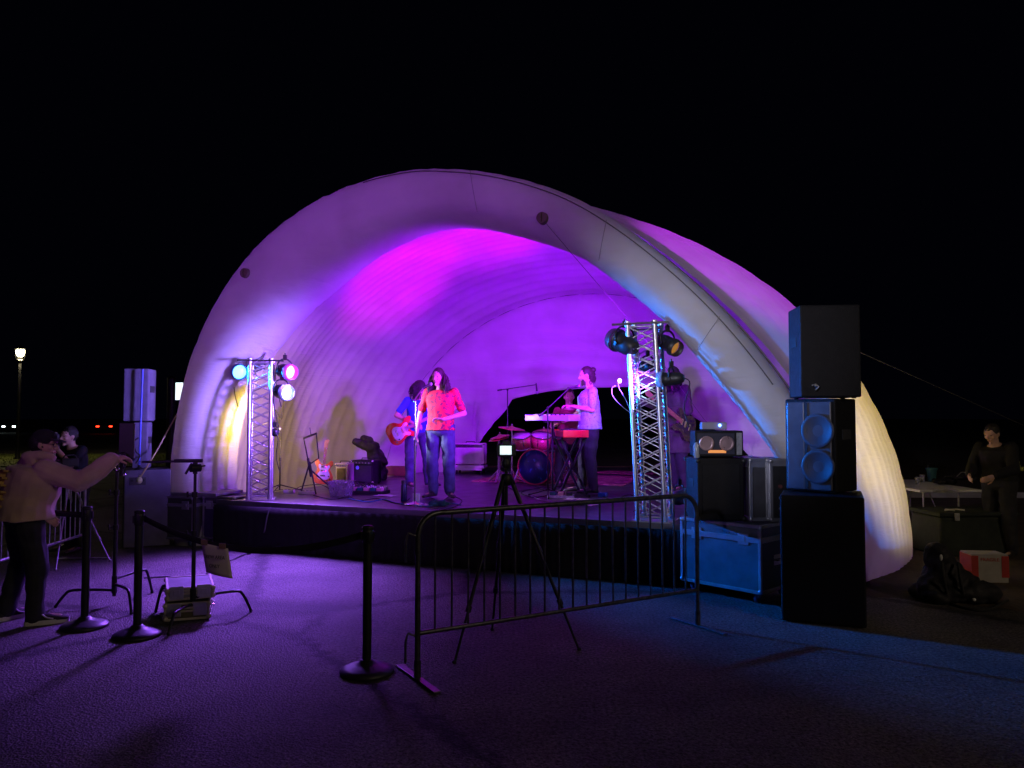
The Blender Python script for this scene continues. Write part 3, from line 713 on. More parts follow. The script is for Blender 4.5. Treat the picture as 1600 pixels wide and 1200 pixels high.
def beard(t, J, M, s):
    b = MB(); c = J['head']
    for k in range(40):
        a = rnd.uniform(-1.1, 1.1); p = c+M@Vector((math.sin(a)*.058, -math.cos(a)*.072, rnd.uniform(-.1, -.055)))*s
        b.caps(p, p+M@Vector((math.sin(a)*.004, -.012, -.04))*s, .014*s, .006*s, 6)
    put('beard', remesh(b, .008, 1, .004, 60), DHAIR, t)

# the singer
RED = mat('red_patterned_shirt', (0.75, 0.02, 0.04), .8, col2=(.22, .02, .05), thr=(.5, .56), vs=26)
JEAN = mat('blue_jeans', (0.055, 0.075, 0.13), .85, var=.3, vs=12, bump=.2, bs=150)
DPANT = mat('black_trousers', (0.02, 0.02, 0.025), .85, var=.3, vs=10)
BSHOE = mat('dark_leather_shoes', (0.03, 0.025, 0.02), .4)
P_ = G(688, 778, SH)
person('long haired singer in a red patterned shirt and blue jeans standing at the front microphone', P_, R(-8),
    dict(el_l=(.31, .06, 1.14), wr_l=(.08, -.17, 1.06), el_r=(-.29, .02, 1.13), wr_r=(-.31, -.10, .87), kn_l=(.12, -.03, .5), an_l=(.13, .0, .09), toe_l=(.2, -.16, .03), an_r=(-.1, .03, .09), toe_r=(-.16, -.13, .03), head=(-.03, -.035, 1.635)),
    1.0, yaw=R(-14), tilt=R(4), top=RED, sleeve=.75, legs=JEAN, shoes=(BSHOE, None), hair=hair_long(DHAIR, 110, .34, .07, 3, arc=(-.14, 1.14)), bulk=1.02, hem=.28, hands={'l': ((-.9, -.25, .1), (0, -.3, -1), .9)}, seed=2)
# the guitarist
BLUS = mat('bright_blue_shirt', (0.03, 0.10, 0.62), .8, var=.2)
P_ = G(652, 761, SH)
person('guitarist in a blue shirt with bushy dark hair standing behind the singer', P_, R(30),
    dict(pelvis=(0, 0, .9), hip_l=(.095, 0, .88), hip_r=(-.095, 0, .88), waist=(0, -.01, 1.03), chest=(-.01, -.04, 1.24), neck=(-.02, -.07, 1.40), head=(-.02, -.12, 1.52), sh_l=(.175, -.06, 1.35), sh_r=(-.19, -.05, 1.35),
        el_r=(-.36, -.02, 1.12), wr_r=(-.17, -.22, 1.0), el_l=(.30, -.18, 1.12), wr_l=(.46, -.33, 1.20), kn_l=(.15, -.05, .48), an_l=(.2, .02, .09), toe_l=(.27, -.13, .03), kn_r=(-.13, -.03, .48)),
    1.0, yaw=R(25), tilt=R(22), top=BLUS, sleeve=.7, legs=DPANT if False else JEAN, shoes=(BSHOE, None), hair=hair_long(BHAIR, 90, .2, .05, 8, 1.14), hem=.3,
    hands={'r': ((.8, -.3, -.4), (.2, .9, -.2), .5), 'l': ((.3, -.5, .7), (.2, .6, .5), .9)}, seed=3)
# the keyboard player
LAV = mat('pale_print_shirt', (0.36, 0.5, 0.6), .8, col2=(.2, .22, .4), thr=(.58, .6), vs=45)
P_ = G(922, 771, SH)
person('bearded keyboard player in a pale printed shirt standing in profile behind the red keyboard', P_, R(-86),
    dict(el_l=(.24, .0, 1.17), wr_l=(.14, -.25, 1.22), el_r=(-.22, -.12, 1.13), wr_r=(-.12, -.37, 1.0), chest=(0, -.02, 1.32), head=(0, -.05, 1.66), kn_r=(-.11, -.06, .5), an_r=(-.13, -.10, .09), toe_r=(-.15, -.28, .03)),
    1.02, yaw=R(-4), tilt=R(10), top=LAV, sleeve=.85, legs=DPANT, shoes=(BSHOE, None), hair=hair_long(DHAIR, 40, .17, .02, 5, .97, True, arc=(.12, .88)), bulk=1.14, hem=.4,
    hands={'l': ((-.2, -.8, .1), (0, 0, -1), .6), 'r': ((-.1, -.9, -.3), (0, 0, -1), .35)}, extra=beard, seed=4)
# the drummer, seated
SKT = mat('dark_red_shirt', (0.25, 0.05, 0.06), .8)
P_ = A(889, 700, 12.75); P_.z = SH
person('drummer sitting behind the drum kit with short hair and a dark red shirt', P_, R(4),
    dict(pelvis=(0, 0, .62), waist=(0, 0, .78), chest=(0, -.02, 1.02), neck=(0, -.02, 1.2), head=(0, -.04, 1.36), sh_l=(.185, 0, 1.14), sh_r=(-.185, 0, 1.14), hip_l=(.1, -.02, .6), hip_r=(-.1, -.02, .6),
        kn_l=(.2, -.42, .55), an_l=(.22, -.45, .1), toe_l=(.24, -.62, .03), kn_r=(-.2, -.42, .55), an_r=(-.22, -.45, .1), toe_r=(-.24, -.62, .03), el_l=(.28, -.1, .9), wr_l=(.18, -.32, .95), el_r=(-.28, -.1, .9), wr_r=(-.2, -.33, .98)),
    1.05, top=SKT, sleeve=.6, legs=DPANT, shoes=(BSHOE, None), hair=hair_cap(DHAIR), hands={'l': ((0, -1, .1), (0, 0, -1), 1.0), 'r': ((.1, -1, .2), (0, 0, -1), 1.0)}, vox=.011)
# the bass player behind the right truss
OLV = mat('long_dark_coat', (0.05, 0.05, 0.04), .85, var=.3, bump=.2)
P_ = G(1060, 768, SH)
def coat(t, J, M, s):
    b = MB(); b.loft(torso_rings(J, [(0.0, .19*s, .16*s, 0), (.6, .2*s, .16*s, 0), (1.5, .18*s, .14*s, 0), (2.4, .16*s, .13*s, 0)]))
    c = (J['hip_l']+J['hip_r'])*.5
    rg = []
    for z, k in ((.55, .24), (.7, .22), (.9, .2), (1.05, .18)):
        rg.append([Vector((c.x+math.cos(a*math.pi/9)*k*(1+.05*math.sin(a*3)), c.y+math.sin(a*math.pi/9)*k*.8, z*s)) for a in range(18)])
    b.loft(rg); put('coat_skirt', remesh(b, .012, 2, .02, 7), OLV, t)
person('bass player in a long dark coat standing behind the right truss tower', P_, R(-70),
    dict(el_l=(.27, -.02, 1.14), wr_l=(.15, -.26, 1.12), el_r=(-.28, -.15, 1.2), wr_r=(-.35, -.42, 1.3), neck=(0, -.03, 1.5), head=(0, -.08, 1.64)),
    1.04, yaw=0, tilt=R(15), top=OLV, sleeve=1.9, legs=DPANT, shoes=(BSHOE, None), hair=hair_long(BHAIR, 80, .3, .03, 9), loose=.035, hem=.2, extra=coat,
    hands={'l': ((-.5, -.6, -.3), (0, .3, -1), .5), 'r': ((-.2, -.8, .3), (.6, 0, .5), .9)})
# the man in the tan hoodie, lower left
TAN = mat('tan_hoodie', (0.52, 0.36, 0.27), .95, var=.12, vs=5, bump=.3, bs=120, sheen=.2)
VSH = mat('black_canvas', (0.02, 0.02, 0.02), .8); VSO = mat('white_rubber_sole', (.62, .6, .58), .6)
PRN = mat('ochre_print', (0.45, 0.30, 0.08), .8)
def hoodie(t, J, M, s):
    b = MB(); c = J['neck']
    rg = []
    b.tube(catmull([c+Vector((-.1, -.03, .0)), c+Vector((-.11, .06, .02)), c+Vector((0, .13, .0)), c+Vector((.11, .06, .02)), c+Vector((.1, -.03, .0)), c+Vector((.05, -.10, -.03))], 5), .038, 10)
    b.ball(c+Vector((0, .10, -.05)), (.115, .05, .10), 14, 10)
    put('hood', remesh(b, .01, 2, .01, 9), TAN, t)
    h = J['head']; b = MB(); b.ball(h+M@Vector((0, .012, .045)), (.087, .103, .085), 20, 12, M)
    rg = MB(); pts = [h+M@Vector((math.sin(a)*.078*1.02, -.07-math.cos(a)*.095, .05-.01*math.cos(a))) for a in [(-1.3+2.6*k/12) for k in range(13)]]
    base = [h+M@Vector((math.sin(a)*.08, -.035-math.cos(a)*.055, .055)) for a in [(-1.3+2.6*k/12) for k in range(13)]]
    ck = mat('black_cap_cloth', (.015, .014, .016), .9); o = put('cap', remesh(b, .009, 1), ck, t)
    n = 13; vs = pts+base+[p-Vector((0, 0, .006)) for p in pts]+[p-Vector((0, 0, .006)) for p in base]
    rg.add(vs, [(i, i+1, n+i+1, n+i) for i in range(n-1)]+[(2*n+i, 3*n+i, 3*n+i+1, 2*n+i+1) for i in range(n-1)]+[(i, 2*n+i, 2*n+i+1, i+1) for i in range(n-1)]); rg.build('visor', ck, o)
    g = MB()
    for q in (1, -1):
        cc = h+M@Vector((q*.034, -.1, .008)); ring = [cc+M@Vector((math.cos(a)*.026, .006*abs(math.cos(a)), math.sin(a)*.02)) for a in [2*math.pi*k/16 for k in range(17)]]
        g.tube(ring, .003, 6); g.tube([cc+M@Vector((q*.026, .005, .005)), h+M@Vector((q*.078, -.01, .01))], .003, 6)
    g.tube([h+M@Vector((-.009, -.103, .01)), h+M@Vector((.009, -.103, .01))], .003, 6); g.build('glasses', BLK, t)
    for q in ('l', 'r'):                     # wavy white stripe on the side of each shoe
        a, e = J['an_'+q], J['toe_'+q]; d = Vector((e.x-a.x, e.y-a.y, 0)).normalized(); x = Vector((-d.y, d.x, 0)); heel = Vector((a.x, a.y, e.z))-d*.035
        for sd in (1, -1):
            st = MB(); pts = catmull([heel+d*f+x*(sd*wd)+Vector((0, 0, z)) for f, z, wd in ((-.005, .03, .03), (.05, .062, .037), (.09, .058, .041), (.12, .032, .045), (.17, .016, .05))], 4)
            st.tube(pts, .006, 6); st.build('shoe_stripe', VSO, t)
    mt = (J['chest']+J['waist'])*.5
P_ = G(36, 972)
Jh = dict(pelvis=(0, .02, .93), hip_l=(.1, .02, .91), hip_r=(-.1, .02, .91), waist=(0, -.01, 1.03), chest=(0, -.05, 1.22), neck=(0, -.12, 1.38), head=(0, -.13, 1.49), sh_l=(.22, -.08, 1.29), sh_r=(-.22, -.08, 1.28),
    el_r=(-.36, -.29, 1.17), wr_r=(-.38, -.54, 1.36), el_l=(.30, -.02, 1.06), wr_l=(.26, -.2, .88), kn_l=(.15, -.02, .5), an_l=(.17, .08, .09), toe_l=(.21, -.09, .03), kn_r=(-.15, -.05, .5), an_r=(-.18, -.03, .09), toe_r=(-.23, -.2, .03))
HM = person('man in a tan hoodie and black cap reaching out to a camera stand', P_, R(138), Jh,
    1.0, yaw=R(-40), tilt=R(8), top=TAN, sleeve=1.96, legs=DPANT, shoes=(VSH, VSO), hair=hair_cap(BHAIR, .01, .03), bulk=1.3, hem=.5, loose=.05, vox=.007, extra=hoodie,
    hands={'r': ((-.05, -1, .1), (.3, 0, -.9), .7)}, seed=9)
for k, ln_ in enumerate(('PE', 'CE')):
    text_mesh('back_print', ln_, .2, PRN, HM, (0.0, .19+.02*k, 1.21-.17*k), (R(90-8), 0, R(180)), .02)
# the photographer behind the left barrier
NAVY = mat('black_tee', (.006, .006, .009), .85)
P_ = G(112, 868); P_ = A(119, 700, 9.9); P_.z = 0
def cam_extra(t, J, M, s):
    pass
PH = person('photographer in a black shirt holding a camera up to the face beside the barrier', P_, R(-28),
    dict(pelvis=(0, .02, .88), hip_l=(.095, .02, .86), hip_r=(-.095, .02, .86), waist=(0, 0, 1.0), chest=(0, -.03, 1.2), neck=(0, -.06, 1.36), head=(0, -.1, 1.48), sh_l=(.18, -.03, 1.3), sh_r=(-.18, -.03, 1.3),
        el_l=(.24, -.22, 1.12), wr_l=(.08, -.33, 1.36), el_r=(-.26, -.2, 1.14), wr_r=(-.12, -.33, 1.38), kn_l=(.1, -.02, .45), kn_r=(-.1, -.02, .45)),
    1.0, tilt=R(6), top=NAVY, sleeve=.7, legs=DPANT, shoes=(BSHOE, None), hair=hair_cap(BHAIR), hands={'l': ((-.3, -.2, .9), (-.3, .9, .2), .7), 'r': ((.3, -.2, .9), (.3, .9, .2), .7)})
def still_camera(label, p, rz, s=1.0, screen=False):
    t = thing('camera', label, 'camera', p, rz)
    b = MB(); b.box((0, 0, 0), (.13*s, .055*s, .085*s), bev=.01); b.box((0, 0, .052*s), (.05*s, .05*s, .03*s), bev=.006); b.box((.05*s, -.02*s, -.003), (.03*s, .04*s, .08*s), bev=.01); b.build('camera_body', BLKP, t)
    l = MB(); l.lathe([(.0, .02), (.036*s, .02), (.038*s, .06*s), (.034*s, .1*s), (.034*s, .13*s), (.03*s, .13*s), (.028*s, .12*s), (0, .12*s)], axis=(0, -1 if not screen else 1, 0), seg=20); l.build('lens', BLKP, t)
    if screen:
        d = MB(); d.box((0, -.032*s, 0), (.085*s, .004, .06*s)); d.build('display', mat('lit_display', (.75, .95, .95), .3, emit=(.75, .95, .95), estr=1.2, col2=(.2, .6, .5), thr=(.5, .55), vs=30), t)
    return t
off = Euler((0, 0, R(-28))).to_matrix()@Vector((-.02, -.27, 1.47))
still_camera('black still camera held up at the face of the photographer', Vector(P_)+off, R(-28))
# the person in dark clothes by the table
P_ = A(1560, 700, 9.6); P_.z = 0
person('person in black clothes and cap standing beside the folding table', P_, R(-60),
    dict(chest=(0, -.05, 1.28), neck=(0, -.09, 1.42), head=(0, -.14, 1.53), sh_l=(.185, -.06, 1.36), sh_r=(-.185, -.06, 1.36), el_l=(.25, -.15, 1.1), wr_l=(.15, -.38, 1.02), el_r=(-.25, -.15, 1.1), wr_r=(-.15, -.38, 1.02)),
    .99, tilt=R(20), top=NAVY, sleeve=1.9, legs=DPANT, shoes=(BSHOE, None), hair=hair_cap(BHAIR), loose=.03)
# ------------------------------------------------------------------ crowd barriers
def barrier(label, p, q, m, H=1.08, n=19, hooks=True, zb=.3, group='steel crowd barriers'):
    p = Vector((p[0], p[1], 0)); q = Vector((q[0], q[1], 0)); d = q-p; Lh = d.length; rz = math.atan2(d.y, d.x)
    t = thing('crowd_barrier', label, 'barrier', p, rz, group); r = .15
    f = MB(); pts = [(0, 0, .03), (0, 0, H-r)]+[(r-r*math.cos(a), 0, H-r+r*math.sin(a)) for a in [math.pi/2*k/6 for k in range(1, 7)]]
    pts += [(Lh-r+r*math.sin(a), 0, H-r+r*math.cos(a)) for a in [math.pi/2*k/6 for k in range(0, 7)]]+[(Lh, 0, .03)]
    f.tube(pts, .019, 10); f.tube([(0, 0, zb), (Lh, 0, zb)], .016, 10); f.build('frame', m, t)
    for k in range(n):
        x = Lh*(k+1)/(n+1); b = MB(); b.cyl((x, 0, zb), (x, 0, H-.01), .0075, seg=8); b.build('bar', m, t)
    for x in (0, Lh):
        b = MB(); b.box((x, 0, .012), (.05, .62, .01), bev=.003); b.cyl((x, 0, .01), (x, 0, .13), .024, seg=10); b.build('foot', m, t)
    if hooks:
        for z in (.93, .28): b = MB(); b.tube([(0, 0, z), (-.07, 0, z+.03), (-.085, 0, z-.02), (-.085, 0, z-.16)], .008, 6); b.build('hook', m, t)
    return t
a_ = G(652, 1062); b_ = G(1090, 979)
barrier('dark steel crowd barrier standing across the foreground before the stage', a_, b_, mat('worn_dark_steel', (.10, .10, .11), .4, .8, var=.4, vs=25))
barrier('pale galvanised crowd barrier behind the man in the tan hoodie', (-5.02, 7.0), (-5.2, 9.4), GALV, n=20, hooks=False)
# ------------------------------------------------------------------ belt posts
def post(p, label, ang):
    t = thing('belt_post', label, 'stanchion', p, 0, 'black belt posts')
    b = MB(); b.lathe([(0, 0), (.178, 0), (.182, .012), (.176, .026), (.14, .042), (.09, .058), (.055, .07), (.045, .085), (.035, .09)], seg=40); b.build('base', BLKP, t)
    b = MB(); b.lathe([(.03, .07), (.031, .86), (.03, .88)], seg=24); b.build('tube', BLK, t)
    b = MB(); b.lathe([(.032, .865), (.037, .87), (.037, .955), (.034, .962), (.04, .966), (.04, .975), (.03, .985), (0, .987)], seg=24)
    for k in range(4): a = ang+k*math.pi/2; b.box((.04*math.cos(a), .04*math.sin(a), .915), (.014, .014, .06))
    b.build('belt_head', BLKP, t); return t
S1 = G(573, 1051); S2 = G(132, 980); S3 = G(214, 994)
post(S1, 'black belt post standing just left of the foreground barrier', .3)
post(S2, 'black belt post nearest the man in the tan hoodie', .1)
post(S3, 'black belt post to the left of the two stacked equipment cases', .5)
BELT = mat('black_webbing', (.015, .015, .016), .85)
def belt(p, q, sag, label):
    p = Vector(p); q = Vector(q); mb = MB(); n = 24; v = []
    for i in range(n+1):
        t = i/n; c = p.lerp(q, t)-Vector((0, 0, sag*4*t*(1-t)))
        tw = .15*math.sin(t*5); d = Vector((q.y-p.y, p.x-q.x, 0)).normalized()
        v += [c+Vector((0, 0, .024))+d*tw*.02, c-Vector((0, 0, .024))-d*tw*.02]
    mb.add(v, [(2*i, 2*i+1, 2*i+3, 2*i+2) for i in range(n)], True)
    o = mb.build('belt', BELT); o.modifiers.new('s', 'SOLIDIFY').thickness = .002; return tag(o, label, 'belt')
belt(S3+Vector((.04, 0, .92)), S1+Vector((-.04, 0, .92)), .17, 'black belt sagging from the left posts to the post beside the barrier')
belt(S2+Vector((-.04, 0, .915)), G(-60, 920)+Vector((0, 0, .92)), .03, 'black belt running left behind the man in the tan hoodie')
# paper sign on the belt
tt = .375; sp = S3.lerp(S1, tt); sp.z = .92-.17*4*tt*(1-tt)
sg = thing('paper_sign', 'pink lit paper sign taped to the sagging belt', 'sign', sp-Vector((0, .02, 0)), math.atan2(S1.y-S3.y, S1.x-S3.x)+.05)
PAP = mat('cream_paper', (.75, .65, .58), .8, var=.05)
mb = MB(); n = 8; v = []
for j in range(n+1):
    for i in range(n+1):
        x = -.125+.25*i/n; z = .02-.215*j/n; v.append((x+.05*(j/n), -.012-.02*math.sin(i/n*3)*(j/n), z-.03*(i/n)))
mb.add(v, [(j*(n+1)+i, j*(n+1)+i+1, (j+1)*(n+1)+i+1, (j+1)*(n+1)+i) for j in range(n) for i in range(n)], True)
pp = mb.build('sheet', PAP, sg); pp.modifiers.new('s', 'SOLIDIFY').thickness = .001
INK = mat('dark_ink', (.03, .02, .03), .8)
text_mesh('lettering', 'CREW AREA', .036, INK, sg, (.02, -.04, -.075), (R(90), 0, 0), .0005)
text_mesh('lettering', 'ONLY', .036, INK, sg, (.03, -.044, -.14), (R(90), 0, 0), .0005)
TAPE = mat('gaffer_tape', (.3, .22, .1), .6)
for x in (-.09, .08): mb = MB(); mb.box((x, -.02, .015-x*.1), (.06, .004, .04)); mb.build('tape', TAPE, sg)
# ------------------------------------------------------------------ cine stands
def arm_legs(t, ang, r=.48, h=.13, m=CHR):
    for k in range(3):
        a = ang+k*2*math.pi/3; c, s = math.cos(a), math.sin(a)
        z = h+.05*k; b = MB()
        b.tube(catmull([(0, 0, z), (c*.1, s*.1, z+.012), (c*r*.72, s*r*.72, z+.02), (c*r*.86, s*r*.86, z-.02), (c*r, s*r, .016)], 5), .0125, 8)
        b.ball((c*r, s*r, .014), .016, 8, 6); b.cyl((0, 0, z-.02), (0, 0, z+.035), .024, seg=12); b.build('leg', m, t)
def cstand(label, p, top, ang, arm=None, m=BLK):
    t = thing('light_stand', label, 'stand', p, 0, 'black stands with curved legs')
    arm_legs(t, ang, m=m)
    b = MB(); b.cyl((0, 0, .08), (0, 0, top*.55), .0175, seg=12); b.cyl((0, 0, top*.5), (0, 0, top*.8), .0145, seg=12); b.cyl((0, 0, top*.78), (0, 0, top), .0125, seg=12); b.build('column', m, t)
    for z in (top*.55, top*.8):
        k = MB(); k.cyl((0, 0, z-.02), (0, 0, z+.025), .024, seg=12); k.cyl((0, 0, z), (-.05, -.02, z), .006); k.tube([(-.05, -.02, z-.02), (-.055, -.02, z+.03)], .009, 6); k.build('clamp_knob', m, t)
    if arm:
        x0, x1, z = arm; b = MB(); b.cyl((x0, 0, z), (x1, 0, z+.012), .010, seg=10); b.cyl((x1-.24, 0, z+.01), (x1, 0, z+.012), .016, seg=10); b.build('grip_arm', m, t)
        k = MB(); k.cyl((-.03, -.03, z-.05), (.03, .03, z-.05), .035, seg=14); k.cyl((0, 0, z-.1), (0, 0, z), .02); k.tube([(-.03, 0, z-.01), (-.075, -.02, z-.1)], .012, 6); k.tube([(.02, 0, z-.04), (.085, 0, z-.03)], .008, 6); k.build('grip_head', m, t)
    return t
C1 = G(301, 968); cstand('black stand with curved legs and a level arm behind the stacked cases', C1, 1.32, -1.55, (-.46, .06, 1.335))
C2 = G(178, 945); cstand('black stand with curved legs holding a monitor that the hoodie man reaches for', C2, 1.28, -2.9)
mt = thing('monitor', 'dark monitor and clamps mounted on the stand at the end of the outstretched arm', 'monitor', C2+Vector((.02, 0, 1.28)), R(20))
b = MB(); b.box((.06, 0, .22), (.13, .05, .34), bev=.01); b.box((.0, -.05, .06), (.12, .08, .1), bev=.01); b.build('housing', BLKP, mt)
b = MB(); b.tube(catmull([(-.02, -.05, .12), (-.06, -.09, .05), (-.02, -.07, -.05), (.05, -.06, -.02), (.07, -.08, .08)], 5), .008, 6); b.tube([(.02, 0, -.1), (.03, -.03, .12)], .014, 8); b.build('cable_loop', BLKR, mt)
b = MB(); b.box((-.01, -.095, .075), (.07, .004, .05)); b.build('control_panel', mat('panel_grey', (.3, .3, .35), .4), mt)
b = MB(); b.ball((-.01, -.06, -.04), .018, 10, 8); b.ball((.05, -.05, -.09), .014, 10, 8); b.build('knob', CHR, mt)
# ------------------------------------------------------------------ equipment cases
EDGE = mat('case_edge_aluminium', (.55, .56, .6), .35, .85)
def case(name, label, p, rz, sz, m, group=None, casters=False, lidz=.72, edge=.022, latch=True, em=None, cat='flight case'):
    t = thing(name, label, cat, p, rz, group); w, d, h = sz; z0 = .1 if casters else .012; em = em or EDGE
    b = MB(); b.box((0, 0, z0+h*lidz/2), (w, d, h*lidz-.004)); b.build('body', m, t)
    b = MB(); b.box((0, 0, z0+h*lidz+h*(1-lidz)/2), (w, d, h*(1-lidz)-.004)); b.build('lid', m, t)
    e = MB(); k = edge
    for x in (-w/2, w/2):
        for y in (-d/2, d/2): e.box((x, y, z0+h/2), (k, k, h-.02), bev=.003)
    for z in (z0+k/2-.004, z0+h*lidz-.012, z0+h*lidz+.012, z0+h-k/2+.004):
        kk = k if abs(z-z0-h*lidz) > .02 else k*.9
        for y in (-d/2, d/2): e.box((0, y, z), (w-.02, kk*1.04, kk), bev=.003)
        for x in (-w/2, w/2): e.box((x, 0, z), (kk*1.04, d-.02, kk), bev=.003)
    e.build('edge_frame', em, t)
    for x in (-w/2, w/2):
        for y in (-d/2, d/2):
            for z in (z0+.018, z0+h-.018): c = MB(); c.ball((x, y, z), .026*min(1, k/.02), 10, 8); c.build('corner_ball', em, t)
    if latch:
        for x in (-w*.3, w*.3):
            c = MB(); c.box((x, -d/2-.006, z0+h*lidz), (.11, .012, .11), bev=.004); c.box((x, -d/2-.015, z0+h*lidz), (.05, .01, .045), bev=.003); c.build('latch', EDGE, t)
        for sx in (-1, 1):
            c = MB(); c.box((sx*(w/2+.004), 0, z0+h*.45), (.01, .16, .1), bev=.003); c.tube([(sx*(w/2+.012), -.055, z0+h*.45), (sx*(w/2+.03), -.05, z0+h*.45), (sx*(w/2+.03), .05, z0+h*.45), (sx*(w/2+.012), .055, z0+h*.45)], .007, 6); c.build('handle', CHR, t)
    if casters:
        for x in (-w/2+.08, w/2-.08):
            for y in (-d/2+.08, d/2-.08):
                c = MB(); c.box((x, y, z0-.006), (.09, .09, .008)); c.box((x-.02, y, .07), (.006, .05, .05)); c.box((x+.02, y, .07), (.006, .05, .05)); c.cyl((x, y, .085), (x, y, .1), .03, seg=12)
                o = c.build('caster', GALV, t); q = MB(); q.cyl((x-.014, y, .05), (x+.014, y, .05), .048, seg=20); q.build('wheel', mat('blue_wheel', (.05, .08, .2), .5), o)
    return t
# the big blue lit trunk and what is on it, right of the stage
T0 = G(1066, 922); T1 = G(1188, 946); dv = (T1-T0); rzT = math.atan2(dv.y, dv.x); wT = dv.length
T0.z = 0; cT = (T0+T1)/2+Vector((-math.sin(rzT), math.cos(rzT), 0))*.32; cT.z = 0
case('flight_case', 'large blue lit road case on casters at the right end of the stage', cT, rzT, (wT, .62, .62), mat('slate_laminate', (.12, .14, .18), .38, var=.2, bump=.1, bs=90), casters=True, lidz=.78, edge=.03)
TZ = .725
def onT(px, py, dback=0.0): return A(px, py, 7.4+dback)
def cab(name, label, p, rz, sz, cat='speaker cabinet', group=None, strip=0.0):
    w, d, h = sz; t = thing(name, label, cat, p, rz, group)
    b = MB(); b.box((0, 0, h/2+.008), (w, d, h-.008), bev=.012); b.build('cabinet', CABMAT, t)
    g = MB(); n = 40
    g.box((0, -d/2-.004, h/2+.008), (w-.09, .012, h-.12), bev=.004); g.build('grille', mat('black_grille', (.015, .015, .016), .6, .4, bump=.8, bs=300), t)
    for x in (-w/2, w/2):
        for y in (-d/2, d/2):
            for z in (.03, h-.02): c = MB(); c.ball((x*.985, y*.985, z), .026, 10, 8); c.build('corner', BLKP, t)
    for sx in (-1, 1):
        c = MB(); c.box((sx*(w/2+.001), 0, h*.6), (.008, .14, .07), bev=.01); c.build('side_handle', BLKR, t)
    return t
ux = Vector((math.cos(rzT), math.sin(rzT), 0)); uy = Vector((-ux.y, ux.x, 0))
base = T0+uy*.28; base.z = TZ
c1 = A(1120, 715, 7.45); c1.z = TZ; cab('guitar_cabinet', 'black speaker cabinet with pale lettering standing on the left of the blue road case', c1+Vector((-.0, .1, 0)), R(3), (.45, .4, .6))
k = text_mesh('lettering', 'Lancer', .07, mat('dim_logo', (.16, .16, .17), .5), [o for o in bpy.data.objects if o.name.startswith('guitar_cabinet')][0], (-.08, -.192, .5), (R(90), 0, 0), .002)
c2 = A(1181, 715, 7.45)+Vector((-.01, .12, 0)); c2.z = TZ
case('tall_case', 'narrow black case with blue lit uprights between the cabinet and the rack', c2, R(2), (.16, .42, .59), LAMN, lidz=.9, edge=.035, latch=False)
c3 = A(1226, 715, 7.4)+Vector((.02, .14, 0)); c3.z = TZ
rk = case('rack_case', 'black rack case of knobs and plug panels beside the speaker stack', c3, R(0), (.36, .42, .585), LAMN, lidz=.93, edge=.03, latch=False)
pn = MB(); pn.box((0, -.215, .3), (.31, .012, .5)); pn.build('rack_panel', BLKP, rk)
for i, (x, z, r, c_) in enumerate(((.13, .47, .018, CHR), (-.12, .34, .02, mat('dim_red_socket', (.15, .05, .05), .5)), (.0, .35, .012, GALV), (-.12, .23, .015, GALV), (-.12, .13, .015, GALV), (.1, .28, .01, GALV))):
    q = MB(); q.cyl((x*.8, -.22, z), (x*.8, -.245, z), r, r*.85, 16); q.build('knob', c_, rk)
# amplifier with two round grilles on the cabinet
pa = A(1117, 714, 7.9); pa.z = TZ+.605
am = thing('combo_amp', 'small black amplifier with two round grilles and an orange glow on top of the cabinets', 'amplifier', c1+Vector((.02, .1, .604)), R(-4))
w, h, d = .46, .25, .3
b = MB(); b.box((0, 0, h/2+.012), (w, d, h), bev=.012); b.build('amp_body', CABMAT, am)
b = MB(); b.box((-.03, -d/2-.003, h/2+.012), (w-.11, .008, h-.05)); b.build('front_panel', mat('dark_blue_panel', (.03, .03, .05), .4), am)
b = MB(); b.box((w/2-.04, -d/2-.003, h/2+.012), (.05, .01, h-.04)); b.build('side_panel', GALV, am)
for x in (-.12, .07):
    q = MB(); q.lathe([(.048, .0), (.07, .004), (.072, .012), (.066, .016), (.05, .012)], c=(x, -d/2-.006, h*.56), axis=(0, -1, 0), seg=28); q.build('round_grille', mat('red_lit_metal', (.55, .38, .4), .3, .7), am)  # reddish light on the round grilles is put into the metal colour
    q = MB(); q.lathe([(0, 0), (.046, .0), (.046, .006), (0, .008)], c=(x, -d/2-.006, h*.56), axis=(0, -1, 0), seg=24); q.build('round_mesh', mat('dark_mesh', (.04, .03, .035), .5), am)
q = MB(); q.box((-.02, -d/2-.01, h*.25), (.17, .008, .028), bev=.004); q.build('glow_strip', mat('orange_glow', (1, .4, .1), .4, emit=(1, .35, .1), estr=.55), am)
q = MB(); q.tube([(-.1, 0, h+.02), (-.09, 0, h+.045), (.09, 0, h+.045), (.1, 0, h+.02)], .009, 6); q.build('handle', BLKR, am)
bx = thing('effects_box', 'small violet lit box with a blue light on top of the amplifier', 'effects unit', c1+Vector((-.0, .12, .604+.268)), R(-4))
b = MB(); b.box((0, 0, .04), (.24, .14, .07), bev=.006); b.build('box_body', mat('grey_box', (.3, .28, .35), .4), bx)
q = MB(); q.ball((.05, -.073, .045), .014, 10, 8); q.build('indicator', mat('blue_led', (.1, .2, 1), .3, emit=(.08, .2, 1), estr=14), bx)
bt = thing('bottle', 'small clear bottle beside the amplifier on the cabinet edge', 'bottle', c1+Vector((-.2, -.02, .604)), 0)
q = MB(); q.lathe([(0, 0), (.028, .0), (.03, .01), (.03, .12), (.012, .16), (.012, .185), (0, .185)], seg=16); q.build('bottle_glass', mat('clear_plastic', (.7, .75, .8), .1, trans=.6), bt)
